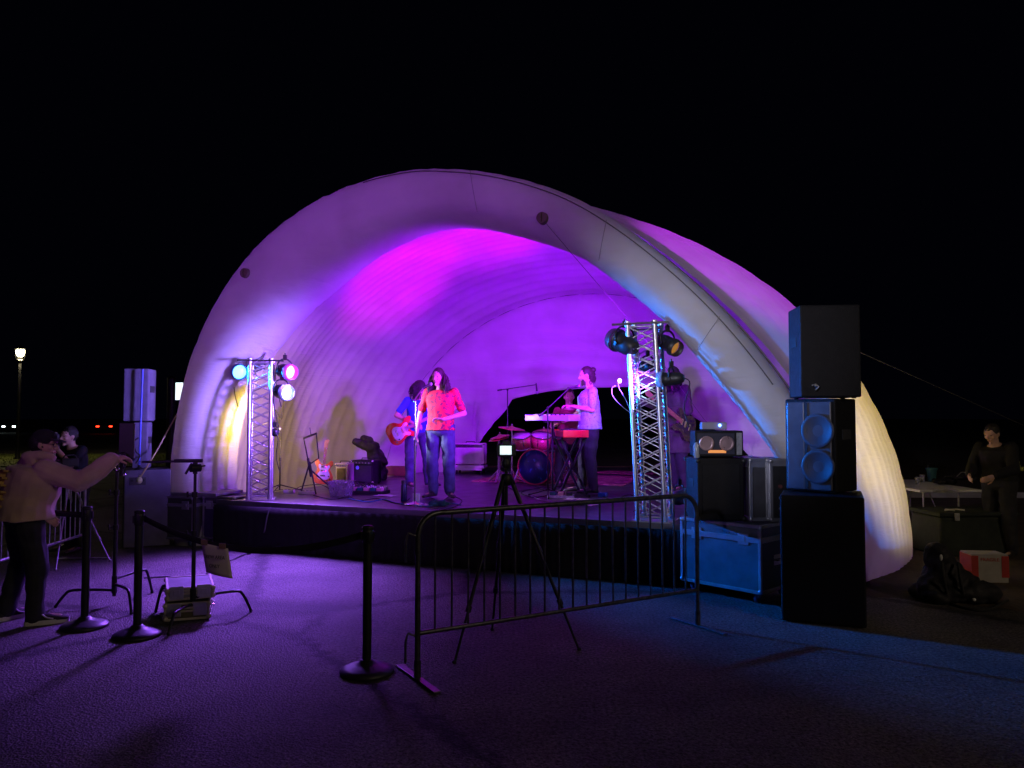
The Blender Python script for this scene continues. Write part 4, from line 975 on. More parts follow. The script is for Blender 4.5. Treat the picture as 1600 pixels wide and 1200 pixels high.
# ------------------------------------------------------------------ loudspeakers
def loudspeaker(label, p, rz, sz, group, grille=False, horn=False, sub=False, m=None, ports=False, z=0.0):
    w, d, h = sz; t = thing('subwoofer' if sub else 'loudspeaker', label, 'loudspeaker', Vector((p[0], p[1], z)), rz, group); m = m or CABMAT
    b = MB(); b.box((0, 0, h/2+.006), (w, d, h-.006), bev=.014); b.build('cabinet', m, t)
    if grille:
        b = MB(); b.box((0, -d/2-.004, h/2), (w-.03, .014, h-.03), bev=.005); b.build('grille', mat('steel_grille', (.05, .05, .055), .45, .5, bump=1.0, bs=260), t)
    if horn:
        for x0, w_ in ((-w*.27, w*.36), (w*.18, w*.5)):
            b = MB(); b.box((x0, -d/2-.006, h/2), (w_, .02, h-.05), bev=.012); b.build('driver_panel', mat('driver_plastic', (.09, .09, .10), .35, var=.2), t)
        b = MB(); b.lathe([(.02, -.005), (.05, .0), (.12, .01), (.145, .02), (.15, .012)], c=(w*.18, -d/2-.016, h*.66), axis=(0, -1, 0), seg=32, caps=False); b.lathe([(.02, -.005), (.05, .0), (.12, .01), (.145, .02), (.15, .012)], c=(w*.18, -d/2-.016, h*.28), axis=(0, -1, 0), seg=32, caps=False); b.build('cone', mat('speaker_cone', (.05, .05, .06), .5), t)
        b = MB(); b.box((-w*.055, -d/2-.008, h*.5), (.03, .03, h-.06)); b.build('divider', BLKP, t)
    for sx in (-1, 1): b = MB(); b.box((sx*(w/2+.001), 0, h*.62), (.01, .16, .09), bev=.004); b.build('handle', BLKR, t)
    for x in (-w/2+.05, w/2-.05):
        for y in (-d/2+.05, d/2-.05): q = MB(); q.cyl((x, y, 0), (x, y, .008), .02, seg=10); q.build('foot', BLKR, t)
    if ports:
        q = MB(); q.box((-w*.22, -d/2-.002, h*.86), (w*.36, .012, h*.1), bev=.003); q.build('amp_plate', mat('amp_plate', (.05, .05, .06), .4), t)
        for i in range(3): q = MB(); q.cyl((-w*.34+i*w*.12, -d/2-.008, h*.87), (-w*.34+i*w*.12, -d/2-.02, h*.87), .016, seg=14); q.build('socket', BLKR, t)
    return t
GR = 'right loudspeaker stack'; GL = 'left loudspeaker stack'
R0 = G(1221, 972); R1 = G(1355, 985); dv = R1-R0; rz0 = math.atan2(dv.y, dv.x)
def box_on(R0, R1, depth): 
    d = R1-R0; rz = math.atan2(d.y, d.x); c = (R0+R1)/2+Vector((-math.sin(rz), math.cos(rz), 0))*depth/2; return Vector((c.x, c.y, 0)), rz, d.length
c, rz, w = box_on(R0, R1, .7)
loudspeaker('black subwoofer at the bottom of the right stack', c, rz, (w, .66, 1.06), GR, sub=True)
Yr = 6.55
e0 = A(1238, 700, Yr+.22); e1 = A(1296, 700, Yr+.0); e2 = A(1349, 700, Yr+.25)
for v in (e0, e1, e2): v.z = 0
dd = (e1-e0); w1 = .62; rz1 = math.atan2(dd.y, dd.x)-.25
q1 = Vector((math.cos(rz1), math.sin(rz1), 0)); q2 = Vector((-q1.y, q1.x, 0))
rz1 = R(-48); q1 = Vector((math.cos(rz1), math.sin(rz1), 0)); q2 = Vector((-q1.y, q1.x, 0))
cc = e1-q1*.22+q2*.19+Vector((.05, .0, 0))
loudspeaker('blue lit loudspeaker with round cones in the middle of the right stack', cc, rz1, (.46, .4, .81), GR, horn=True, z=1.068)
cc2 = A(1286, 500, 6.75); cc2.z = 0
loudspeaker('plain black loudspeaker on top of the right stack', cc2, R(-6), (.5, .4, .80), GR, z=1.068+.815)
lb = thing('rigging_hook', 'small worn metal hook on the front of the top right loudspeaker', 'hook', A(1274, 604, 6.51), 0)
b = MB(); b.tube([(-.03, 0, .01), (0, -.01, .02), (.03, 0, .0), (.0, 0, -.03)], .006, 6); b.ball((0, -.005, .01), .014, 8, 6); b.build('hook_metal', GALV, lb)
# left stack
e1 = G(192, 858); rzl = R(28); q1 = Vector((math.cos(rzl), math.sin(rzl), 0)); q2 = Vector((-q1.y, q1.x, 0))
wl = .56; cL = e1+q1*wl/2+q2*.33; cL.z = 0
loudspeaker('dark grey subwoofer at the bottom of the left stack', cL, rzl, (wl, .66, 1.02), GL, sub=True, m=LAMB, ports=True)
cc = A(222, 700, e1.y+.35); cc.z = 0
loudspeaker('narrow column loudspeaker on the left subwoofer', cc, R(10), (.19, .22, .62), GL, m=LAMB, z=1.028)
loudspeaker('tall pale loudspeaker at the top of the left stack', A(217, 700, e1.y+.33)*Vector((1, 1, 0)) if False else Vector((A(217, 700, e1.y+.33).x, e1.y+.33, 0)), R(6), (.32, .3, .71), GL, m=LAMB, z=1.66)
pl = thing('speaker_pole', 'blue lit steel pole in front of the left loudspeakers', 'pole', (A(218, 700, e1.y+.12).x, e1.y+.12, 1.03), 0)
b = MB(); b.cyl((0, 0, 0), (.02, 0, 1.33), .013, seg=12); b.build('pole_tube', mat('blue_lit_steel', (.05, .08, .5), .5), pl); b = MB(); b.lathe([(.07, 0), (.07, .01), (.02, .03), (.02, .06)], seg=16); b.build('flange', BLK, pl)  # blue light on the pole is put into its colour
b = MB(); b.tube(catmull([(0, -.03, .42), (-.06, -.05, .36), (-.02, -.06, .24), (.03, -.05, .18), (-.02, -.05, .08)], 5), .011, 6); b.build('looped_cable', BLKR, pl)
an = thing('rope_weight', 'pale round weight at the lower end of the yellow guy rope', 'weight', p2, 0)
b = MB(); b.ball((0, 0, -.02), (.035, .035, .045), 16, 12); b.build('weight', mat('pale_yellow_plastic', (.8, .85, .5), .5), an)
b = MB(); b.tube([(0, 0, .03), (.015, 0, .06), (-.015, 0, .06), (0, 0, .03)], .005, 6); b.build('ring', CHR, an)
# left road cases by the stage
K0 = G(243, 852); K1 = G(306, 853)
c, rz, w = box_on(Vector((K0.x, K0.y, 0)), Vector((K1.x, K1.y-.12, 0)), .6)
case('road_case', 'dark road case with lit metal edges beside the left subwoofer', c, rz, (w, .6, .56), LAMN, 'road cases left of the stage', True, .8)
K2 = c+Vector((math.cos(rz)*w, math.sin(rz)*w, 0))*1.02+Vector((.02, .15, 0))
case('road_case', 'second dark road case between the first one and the stage skirt', K2+Vector((.02, 0, 0)), rz-.05, (.5, .6, .56), LAMB, 'road cases left of the stage', True, .8)
bd = thing('loose_lid', 'flat grey case lid resting across the left road cases', 'lid', Vector((c.x+.18, c.y-.02, .672)), rz)
b = MB(); b.box((0, 0, .02), (.86, .55, .035), bev=.006); b.build('panel', mat('grey_lid', (.28, .28, .32), .4, var=.2, vs=6), bd)
b = MB()
for y in (-.28, .28): b.box((0, y, .02), (.88, .02, .044), bev=.003)
b.build('edge_strip', EDGE, bd)
# stacked hard cases in front of the stand
H0 = G(262, 972); rzh = R(18)
q1 = Vector((math.cos(rzh), math.sin(rzh), 0)); q2 = Vector((-q1.y, q1.x, 0))
HT = mat('scuffed_case', (.10, .085, .06), .5, var=.3, vs=10); ED2 = mat('worn_cream_edge', (.55, .5, .42), .5, .3)
ch = H0+q1*.15+q2*.24
case('equipment_case', 'lower of two flat equipment cases with cream edges by the curved stand legs', (ch.x, ch.y, 0), rzh, (.34, .5, .14), HT, 'stacked flat equipment cases', False, .6, .018, True, ED2, 'equipment case')
case('equipment_case', 'upper of two flat equipment cases, its grey lid catching the light', (ch.x-.02, ch.y+.03, .162), rzh+.12, (.36, .5, .1), mat('grey_case_lid', (.25, .25, .27), .4, var=.2), 'stacked flat equipment cases', False, .6, .018, True, ED2, 'equipment case')
# ------------------------------------------------------------------ tripods
def tripod(name, label, feet, apex, head, m, rad=.014):
    p = Vector((apex.x, apex.y, 0)); t = thing(name, label, 'tripod', p, 0, 'camera tripods')
    for f in feet:
        f = Vector(f)-p; a = apex-p+ (Vector((f.x, f.y, 0)).normalized()*.035); b = MB()
        j1 = a.lerp(f, .42); j2 = a.lerp(f, .72)
        b.cyl(a, j1, rad*1.25, rad*1.2, 10); b.cyl(j1, j2, rad*.95, rad*.95, 10); b.cyl(j2, f, rad*.7, rad*.65, 10)
        for j in (j1, j2): dj = (f-a).normalized(); b.cyl(j-dj*.02, j+dj*.025, rad*1.5, rad*1.5, 10)
        b.ball(f+Vector((0, 0, .008)), rad*1.2, 8, 6); b.build('leg', m, t)
    b = MB(); b.lathe([(.03, -.05), (.045, -.03), (.045, .02), (.03, .04)], c=apex-p, seg=16); b.cyl(apex-p-Vector((0, 0, .22)), head-p, .013, seg=10); b.build('centre_column', m, t)
    b = MB(); h = head-p; b.lathe([(.025, -.02), (.035, 0), (.035, .03), (.02, .045), (.03, .055), (.03, .065)], c=h, seg=16); b.cyl(h, h+Vector((.05, -.14, -.10)), .006, seg=8); b.cyl(h+Vector((.05, -.14, -.10)), h+Vector((.06, -.17, -.125)), .011, seg=8); b.build('pan_head', m, t)
    return t
f1, f2, f3 = G(710, 1036), G(905, 1016), G(769, 985); ce = (f1+f2+f3)/3
ap = Vector((ce.x, ce.y, A(790, 748, ce.y).z)); ap.x = A(791, 748, ce.y).x; hd = Vector((ap.x, ap.y, A(790, 727, ce.y).z))
tripod('tripod', 'black camera tripod standing behind the foreground barrier', (f1, f2, f3), ap, hd, BLK)
still_camera('black camera with a lit rear display on the tripod before the stage', Vector((ap.x, ap.y, hd.z+.115)), 0, 1.1, True)
f1, f2, f3 = G(172, 877), G(87, 891), G(118, 852); ce = (f1+f2+f3)/3
ap = A(108, 752, ce.y); hd = A(108, 738, ce.y)
tripod('tripod', 'pale legged tripod behind the man in the tan hoodie', (f1, f2, f3), ap, hd, GALV)
vc = thing('video_camera', 'small black video camera on the pale legged tripod', 'camera', hd+Vector((0, 0, .07)), R(-40))
b = MB(); b.box((0, 0, .05), (.08, .2, .1), bev=.012); b.box((-.05, .02, .07), (.012, .09, .06), bev=.004); b.build('camera_body', BLKP, vc)
b = MB(); b.lathe([(0, 0), (.035, 0), (.036, .07), (.042, .075), (.042, .1), (.03, .1), (0, .09)], c=(0, -.1, .055), axis=(0, -1, 0), seg=20); b.build('lens', BLKP, vc)
b = MB(); b.tube([(0, .08, .1), (0, .06, .14), (0, -.05, .14), (0, -.08, .1)], .009, 8); b.build('top_handle', BLKP, vc)
cdp = A(84, 705, 7.9); cd = thing('reflector_card', 'narrow white card held up beside the black cap', 'card', cdp, R(10))
b = MB(); b.box((0, 0, 0), (.035, .006, .17), bev=.002); b.build('card', WHITEP, cd); b = MB(); b.cyl((0, .006, -.8), (0, .006, .05), .004, seg=6); b.build('stem', BLK, cd)
# ------------------------------------------------------------------ cables on the ground
b = MB(); pts = [G(225, 905), G(262, 903), G(300, 908), G(318, 900), G(345, 884), G(372, 872), G(400, 860), G(408, 853)]
b.tube([p+Vector((0, 0, .012)) for p in catmull(pts, 8)], .007, 6)
for k in ((316, 903), (334, 893), (342, 888), (388, 866)): b.ball(G(*k)+Vector((0, 0, .015)), (.035, .035, .018), 8, 6)
tag(b.build('ground_cable', BLKR), 'thin taped cable crossing the ground below the paper sign', 'cable')
b = MB(); b.tube(catmull([G(396, 856)+Vector((0, 0, .01)), G(405, 853)+Vector((0, 0, .02)), A(412, 835, 9.9), A(418, 806, 9.85), A(424, 790, 9.9), A(428, 784, 10.0)], 6), .009, 6)
tag(b.build('hanging_cable', mat('grey_cable', (.18, .18, .2), .6)), 'grey cable hanging down the stage skirt by the left truss', 'cable')
# ------------------------------------------------------------------ on the stage
def SP(px, py): return G(px, py, SH)
WHT = mat('white_tolex', (.7, .68, .66), .6, bump=.2, bs=150); CREAM = mat('cream_tolex', (.6, .55, .45), .6)
def mic_stand(label, p, h, boom=None, base='tripod', tip=None, m=BLK, mic=True, group='microphone stands on the stage'):
    t = thing('microphone_stand', label, 'microphone stand', p, 0, group)
    b = MB(); b.cyl((0, 0, .03), (0, 0, h*.6), .0115, seg=10); b.cyl((0, 0, h*.55), (0, 0, h), .009, seg=10); b.cyl((0, 0, h*.57), (0, 0, h*.63), .016, seg=10); b.build('column', m, t)
    if base == 'tripod':
        for k in range(3): a = .5+k*2.094; q = MB(); q.cyl((0, 0, .1), (.3*math.cos(a), .3*math.sin(a), .012), .008, seg=8); q.ball((.3*math.cos(a), .3*math.sin(a), .014), .014, 8, 6); q.build('leg', m, t)
    else: q = MB(); q.lathe([(0, 0), (.13, 0), (.135, .01), (.12, .024), (.03, .035), (.02, .05)], seg=28); q.build('base', m, t)
    top = Vector((0, 0, h))
    if boom:
        a, e = [Vector(v) for v in boom]; q = MB(); q.cyl(a, e, .008, seg=8); q.ball(top, .02, 10, 8); q.cyl(a, a.lerp(e, .12), .014, seg=10); q.build('boom', m, t); top = e; d = (e-a).normalized()
    else: d = Vector((0, -.3, 1)).normalized()
    if mic:
        d2 = Vector(tip).normalized() if tip else d
        q = MB(); q.cyl(top-d2*.03, top+d2*.11, .011, .018, 14); q.build('microphone_body', BLKP, t); q = MB(); q.ball(top+d2*.135, .027, 14, 10); q.build('microphone_head', GALV, t)
    return t
p = SP(648, 789); mic_stand('chrome front microphone stand before the singer', p, A(645, 628, p.y).z-SH, ((-.03, .03, A(645, 628, p.y).z-SH), A(661, 606, p.y+.35)-p), 'round', (.5, .5, .3), CHR)
p = SP(862, 775); z_ = A(862, 637, 10.6).z-SH; p = Vector((A(856, 700, 10.6).x, 10.6, SH)); mic_stand('boom microphone stand angled up to the keyboard player', p, z_, ((-.12, 0, z_-.12), A(890, 606, 10.7)-p), 'tripod', (.8, 0, .15))
p = Vector((A(793, 700, 12.9).x, 12.9, SH)); z_ = A(793, 609, 12.9).z-SH; mic_stand('tall overhead microphone stand with a level boom over the drums', p, z_, (A(777, 610, 12.9)-p, A(838, 601, 12.9)-p), 'tripod', (.1, 0, -1))
p = SP(437, 768); mic_stand('slim microphone stand with a hanging cable behind the left truss', p, A(437, 684, p.y).z-SH, None, 'tripod')
b = MB(); b.tube(catmull([A(437, 690, p.y-.02), A(434, 660, p.y-.02), A(430, 640, p.y), A(440, 655, p.y+.02), A(443, 625, p.y-.1)], 6), .006, 6); tag(b.build('looped_cable', BLKR), 'thin black cable looping from the lowest lamp to the slim stand', 'cable')
# guitars
def guitar(label, p, rot, body_m, sc=1.0, plate=None, neck=.5, cat='guitar', name='electric_guitar', pl_m=None):
    t = thing(name, label, cat, p, 0); t.rotation_euler = rot; t.scale = (sc, sc, sc)
    # body outline in xz, neck up +z
    o = [(-.16, -.2), (-.10, -.245), (0, -.255), (.10, -.245), (.16, -.2), (.175, -.13), (.15, -.06), (.115, 0), (.12, .05), (.155, .10), (.15, .15), (.115, .165), (.07, .12), (.04, .10), (-.04, .10), (-.07, .13), (-.12, .19), (-.16, .17), (-.155, .10), (-.115, .03), (-.12, -.02), (-.16, -.08), (-.178, -.14)]
    oc = catmull([(x, z, 0) for x, z in o+[o[0]]], 3)[:-1]
    b = MB(); b.prism([(v.x, v.y) for v in oc], -.022, .022, Matrix.Rotation(R(90), 4, 'X')); b.build('guitar_body', body_m, t, bevel=.006)
    pm = pl_m or mat('white_pickguard', (.75, .74, .7), .3)
    pg = catmull([(x*.62+.01, z*.62-.02, 0) for x, z in o+[o[0]]], 3)[:-1]
    b = MB(); b.prism([(v.x, v.y) for v in pg], .0235, .027, Matrix.Rotation(R(90), 4, 'X')); b.build('pickguard', pm, t)
    b = MB(); b.bar((0, -.035, .06), (0, -.035, .06+neck), .048, .022, (0, 1, 0)); b.build('neck', mat('maple_neck', (.35, .2, .09), .4), t)
    b = MB(); hz = .06+neck; b.prism([(-.03, hz), (.028, hz), (.035, hz+.1), (.05, hz+.17), (.0, hz+.19), (-.035, hz+.14)], .018, .034, Matrix.Rotation(R(90), 4, 'X')); b.build('headstock', mat('maple_neck', (.35, .2, .09), .4), t)
    b = MB(); b.box((0, -.032, -.02), (.085, .014, .035), bev=.004); b.build('pickup', CHR, t); b = MB(); b.box((0, -.032, .05), (.085, .014, .035), bev=.004); b.build('pickup', CHR, t)
    b = MB(); b.box((0, -.032, -.11), (.09, .016, .025), bev=.003); b.build('bridge', CHR, t)
    for x, z in ((.1, -.12), (.125, -.17), (.08, -.19)): b = MB(); b.cyl((x, -.027, z), (x, -.044, z), .012, seg=12); b.build('knob', BLKP, t)
    b = MB()
    for k in range(6): b.cyl((-.018+.0072*k, -.05, -.11), (-.018+.0072*k, -.05, hz+.05), .0008, seg=4)
    b.build('strings', CHR, t); return t
GRD = mat('red_lacquer', (.7, .02, .015), .15, coat=.8); 
pg = A(630, 672, 11.72); guitar('glossy red electric guitar with a white pickguard held by the guitarist', pg, (R(-6), R(64), R(12)), GRD, 1.0, neck=.52)
GOR = mat('orange_lacquer', (.75, .22, .04), .2, coat=.6)
p = SP(504, 766); guitar('orange guitar with a white pickguard leaning on the black stand', p+Vector((0, .05, .30)), (R(-14), R(4), R(8)), GOR, .85, neck=.3)
p = A(1066, 662, 11.0); guitar('dark bass guitar held by the player behind the right truss', p, (R(0), R(-62), R(40)), mat('dark_bass_lacquer', (.03, .025, .02), .25, coat=.5), 1.1, neck=.62, pl_m=BLKP)
# the tall folding stand
p = SP(487, 772); gs = thing('folding_stand', 'tall black tripod stand with an open tilted frame left of the amplifiers', 'stand', p, 0)
Y_ = p.y
def rp_(px, py, dy=0): return A(px, py, Y_+dy)-p
for k, (a, e) in enumerate((((484, 722), (470, 769)), ((484, 722), (497, 770)), ((486, 735), (519, 763)))):
    b = MB(); b.cyl(rp_(*a), Vector((rp_(*e).x, [.0, -.12, .25][k], .012)), .012, seg=8); b.build('leg', BLK, gs)
b = MB(); b.tube([rp_(482, 722), rp_(474.5, 685), rp_(494, 677), rp_(498, 716), rp_(486, 724)], .010, 8); b.tube([rp_(481, 716), rp_(486, 745)], .018, 8); b.build('frame', BLK, gs)
b = MB(); b.tube([rp_(474, 685, -.05), rp_(495, 677, -.05)], .014, 8); b.tube([rp_(486, 681), rp_(484, 668)], .006, 6); b.build('ledge', BLK, gs)
# amplifiers
def amp(label, pl, pr, H, depth, m, grill, group='amplifiers along the stage', panel=.16, frame=None):
    d = pr-pl; rz = math.atan2(d.y, d.x); w = d.length; c = (pl+pr)/2; c = c+Vector((-math.sin(rz), math.cos(rz), 0))*depth/2
    t = thing('guitar_amp', label, 'amplifier', c, rz, group); z0 = .02
    b = MB(); b.box((0, 0, z0+H/2), (w, depth, H), bev=.014); b.build('amp_body', m, t)
    b = MB(); b.box((0, -depth/2-.002, z0+H*(1-panel)/2), (w-.05, .012, H*(1-panel)-.05), bev=.003); b.build('grille_cloth', grill, t)
    b = MB(); b.box((0, -depth/2-.002, z0+H*(1-panel/2)-.01), (w-.05, .014, H*panel-.02), bev=.003); b.build('control_panel', mat('amp_panel', (.06, .06, .07), .3), t)
    for k in range(6): q = MB(); x = -w*.36+w*.72*k/5; q.cyl((x, -depth/2-.008, z0+H*(1-panel/2)-.01), (x, -depth/2-.025, z0+H*(1-panel/2)-.01), .011, seg=10); q.build('knob', CHR, t)
    b = MB(); b.tube([(-.09, 0, z0+H), (-.08, 0, z0+H+.03), (.08, 0, z0+H+.03), (.09, 0, z0+H)], .008, 6); b.build('handle', BLKR, t)
    for x in (-w/2, w/2):
        for z in (z0+.015, z0+H-.015): q = MB(); q.ball((x*.985, -depth/2*.985, z), .022, 8, 6); q.build('corner', CHR, t)
        for y in (-depth/2+.04, depth/2-.04): q = MB(); q.cyl((x*.85, y, 0), (x*.85, y, z0), .018, seg=8); q.build('foot', BLKR, t)
    return t
a0 = SP(524, 758); amp('small cream amplifier with an olive grille left of the black one', a0, a0+Vector((.2, -.06, 0)), .33, .24, CREAM, mat('olive_grille', (.16, .14, .05), .8, bump=.6, bs=300))
a0 = SP(546, 757); b0 = SP(583, 757); ba = amp('black combo amplifier with a violet badge and metal corners', a0+Vector((0, .1, 0)), b0+Vector((0, -.05, 0)), .37, .28, CABMAT, mat('dark_grille', (.03, .025, .04), .7, bump=.6, bs=300))
b = MB(); b.cyl((-.07, -.155, .27), (-.07, -.16, .27), .03, seg=20); b.build('badge', mat('violet_badge', (.15, .1, .8), .3, emit=(.12, .08, 1), estr=.4), ba)
a0 = SP(709, 741); b0 = SP(752, 741)
wa = amp('white amplifier on a wheeled base behind the singer', a0+Vector((0, .05, .17)), b0+Vector((.05, -.04, .17)), .4, .3, WHT, mat('white_grille', (.6, .58, .6), .8, bump=.5, bs=250), panel=.2)
dl = thing('amp_dolly', 'white low dolly on black wheels under the white amplifier', 'dolly', wa.location-Vector((0, 0, .17)), wa.rotation_euler.z)
b = MB(); b.box((0, 0, .145), (.6, .38, .05), bev=.005); b.build('deck', WHT, dl); b = MB(); b.box((0, -.17, .1), (.52, .03, .045)); b.box((0, .15, .1), (.52, .03, .045)); b.build('runner', WHT, dl)
for x in (-.24, .24):
    for y in (-.14, .14): b = MB(); b.cyl((x-.014, y, .038), (x+.014, y, .038), .037, seg=16); b.cyl((x, y, .04), (x, y, .08), .012); b.build('wheel', BLKR, dl)
wb = thing('wooden_crate', 'low brown wooden box on the floor behind the guitarist', 'box', SP(620, 745)+Vector((0, .3, 0)), R(-15))
WD = mat('brown_wood', (.16, .07, .03), .6, var=.3, vs=6)
for s_ in (-1, 1):
    b = MB(); b.box((0, s_*.15, .09), (.5, .016, .16), bev=.003); b.build('side_board', WD, wb); b = MB(); b.box((s_*.24, 0, .09), (.016, .28, .16), bev=.003); b.build('end_board', WD, wb)
b = MB(); b.box((0, 0, .012), (.46, .28, .014)); b.build('bottom_board', WD, wb)
# black gig bags slumped behind the combo
gbm = mat('black_nylon', (.012, .011, .014), .7, var=.3, bump=.4, bs=60)
p = SP(590, 752)+Vector((0, .25, 0)); Y_ = p.y
gb_ = thing('gig_bags', 'heap of soft black instrument bags slumped behind the black combo', 'gig bag', p, 0)
def q_(px, py, dy=0): return A(px, py, Y_+dy)-p
b = MB(); b.caps(q_(593, 742), q_(582, 700), .15, .13); b.caps(q_(582, 702), q_(556, 690, -.05), .10, .065); b.caps(q_(584, 700, .1), q_(568, 685, .1), .11, .06); b.caps(q_(594, 720), q_(577, 690, .05), .13, .08); b.caps(q_(596, 744, -.1), q_(575, 748, -.1), .09, .1)
for v_ in range(len(b.v)): x, y, z = b.v[v_]; b.v[v_] = (x, y, max(z, .005))
put('bag', remesh(b, .014, 2, .03, 6), gbm, gb_)
# clear tub
tb = thing('clear_tub', 'clear plastic tub at the front of the stage by the cream amplifier', 'tub', SP(533, 775), R(-12))
CL = mat('frosted_plastic', (.65, .62, .66), .25, trans=.7)
b = MB()
for z0_, z1_, s0, s1 in ((0, .2, .11, .14),):
    for sx, sy in ((1, 0), (-1, 0), (0, 1), (0, -1)):
        a = Vector((sx, sy, 0)); t_ = Vector((-sy, sx, 0)); vs = []
        for off in (0, -.006):
            vs += [a*(s0+off)-t_*s0, a*(s0+off)+t_*s0, a*(s1+off)+t_*s1+Vector((0, 0, z1_)), a*(s1+off)-t_*s1+Vector((0, 0, z1_))]
        b.add(vs, [(0, 1, 2, 3), (7, 6, 5, 4), (0, 4, 5, 1), (1, 5, 6, 2), (2, 6, 7, 3), (3, 7, 4, 0)])
b.box((0, 0, .006), (.215, .215, .01)); b.build('tub_walls', CL, tb); b = MB(); b.tube([(-.145, -.145, .2), (.145, -.145, .2), (.145, .145, .2), (-.145, .145, .2), (-.145, -.145, .2)], .009, 6); b.build('rim', CL, tb)
b = MB(); b.tube([(.07*math.cos(k*.5), .07*math.sin(k*.5), .03+.003*k) for k in range(40)], .01, 6); b.build('coiled_cable', mat('pale_cable', (.5, .48, .5), .5), tb)
# drums
DR = mat('red_sparkle_shell', (.45, .03, .06), .25, col2=(.75, .15, .2), thr=(.45, .6), vs=120, coat=.6)
dk = thing('drum_kit', 'red sparkle drum kit on a rug with chrome hardware and brass cymbals', 'drum kit', G(836, 757, SH), 0, None)
P0 = Vector(dk.location); Yd = P0.y
def drum(c, ax, r, h, name='tom', head=None, lugs=8, shell=DR):
    ax = Vector(ax).normalized(); c = Vector(c)
    b = MB(); b.lathe([(r*.97, 0), (r, .0), (r, h), (r*.97, h)], c=c, axis=ax, seg=40); o = b.build(name, shell, dk)
    for z in (0, h): q = MB(); q.lathe([(r*1.0, z-.014), (r*1.045, z-.014), (r*1.045, z+.014), (r*1.0, z+.014)], c=c, axis=ax, seg=40, caps=False); q.build('hoop', CHR, o)
    q = MB(); q.lathe([(0, -.003), (r*.99, -.001), (r*.99, .002), (0, .002)], c=c, axis=ax, seg=40); q.build('front_head' if name == 'bass_drum' else 'bottom_head', head or WHITEP, o)
    q = MB(); q.lathe([(0, h), (r*.99, h), (r*.99, h+.004), (0, h+.004)], c=c, axis=ax, seg=40); q.build('batter_head', WHITEP, o)
    a = ax.cross(Vector((0, 0, 1)));
    if a.length < .1: a = Vector((1, 0, 0))
    a.normalize(); bb = ax.cross(a)
    q = MB()
    for k in range(lugs): t_ = 2*math.pi*k/lugs; v = a*math.cos(t_)+bb*math.sin(t_); q.cyl(c+v*(r*1.03)+ax*.0, c+v*(r*1.03)+ax*h, .004, seg=6); q.cyl(c+v*(r*1.02)+ax*(h*.35), c+v*(r*1.02)+ax*(h*.65), .010, seg=8)
    q.build('lugs', CHR, o); return o
HD = mat('dark_blue_head', (.02, .05, .12), .35, col2=(.06, .25, .45), thr=(.56, .64), vs=9)
bd_ = drum((0, 0, .285), (.30, .95, 0), .275, .42, 'bass_drum', HD, 10)
fr = MB(); fr.lathe([(.275, -.03), (.293, -.03), (.293, .01), (.275, .01)], c=(0, 0, .285), axis=(.30, .95, 0), seg=40, caps=False); fr.build('front_hoop', DR, bd_)
def dq(px, py, dy=0): return A(px, py, Yd+dy)-P0
drum(dq(817, 694, .15)-Vector((0, 0, .05)), (-.15, -.35, 1), .15, .2, lugs=6); drum(dq(845, 694, .2)-Vector((0, 0, .06)), (.05, -.35, 1), .16, .22, lugs=6)
drum(dq(872, 725, .45)-Vector((0, 0, .1)), (0, -.05, 1), .2, .32, 'floor_tom'); drum(dq(858, 698, .55), (0, 0, 1), .17, .14, 'snare_drum', shell=CHR)
BR = mat('brass_cymbal', (.75, .45, .18), .28, 1.0, var=.15, vs=40)
def cymbal(c, ax, r, hh=False):
    b = MB(); b.lathe([(.0, .022), (.03, .02), (.05, .006), (r*.6, -.004), (r, -.018), (r, -.02), (r*.6, -.007), (.05, .003), (0, .018)], c=c, axis=ax, seg=40); b.build('cymbal', BR, dk)
    s_ = MB(); base = Vector((c[0], c[1]+.05, .012)); s_.cyl((base.x, base.y, .03), Vector(c)+Vector((0, 0, .04)), .010, seg=8); s_.cyl((base.x, base.y, .05), (base.x, base.y, c[2]*.5), .014, seg=8)
    for k in range(3): a = .3+k*2.094; s_.cyl((base.x, base.y, .22), (base.x+.24*math.cos(a), base.y+.24*math.sin(a), .012), .008, seg=6)
    s_.ball(Vector(c)+Vector((0, 0, .045)), .014, 8, 6); s_.build('cymbal_stand', CHR, dk)
cymbal(dq(800, 668, -.05), (.12, -.1, 1), .22); cymbal(dq(781, 681, .25), (-.2, -.1, 1), .17); cymbal(dq(779, 684.5, .25), (-.2, -.1, 1), .17); cymbal(dq(886, 660, .6), (.1, -.2, 1), .22); cymbal(dq(850, 672, .7), (-.1, -.2, 1), .2)
b = MB(); b.cyl(dq(831, 704, .2), dq(819, 690, .2), .012); b.cyl(dq(831, 704, .2), dq(845, 690, .22), .012); b.cyl((0, .2, .55), dq(831, 698, .2), .014); b.build('tom_mount', CHR, dk)
b = MB(); b.cyl((-.27, -.02, .25), (-.36, -.12, .01), .01); b.cyl((.27, .05, .25), (.37, -.06, .01), .01); b.build('spur', CHR, dk)
st = thing('drum_stool', 'round black stool under the seated drummer', 'stool', Vector((A(889, 700, 12.78).x, 12.78, SH)), 0)
b = MB(); b.lathe([(0, .46), (.17, .46), (.18, .48), (.18, .53), (.16, .555), (0, .56)], seg=28); b.build('seat', CABMAT, st); b = MB(); b.cyl((0, 0, .1), (0, 0, .46), .015); b.build('post', CHR, st)
for k in range(3): b = MB(); b.cyl((0, 0, .25), (.24*math.cos(k*2.09), .24*math.sin(k*2.09), .01), .01); b.build('leg', CHR, st)
RUG = mat('red_rug', (.22, .05, .06), .95, col2=(.45, .22, .16), thr=(.5, .56), vs=9, bump=.6, bs=120)
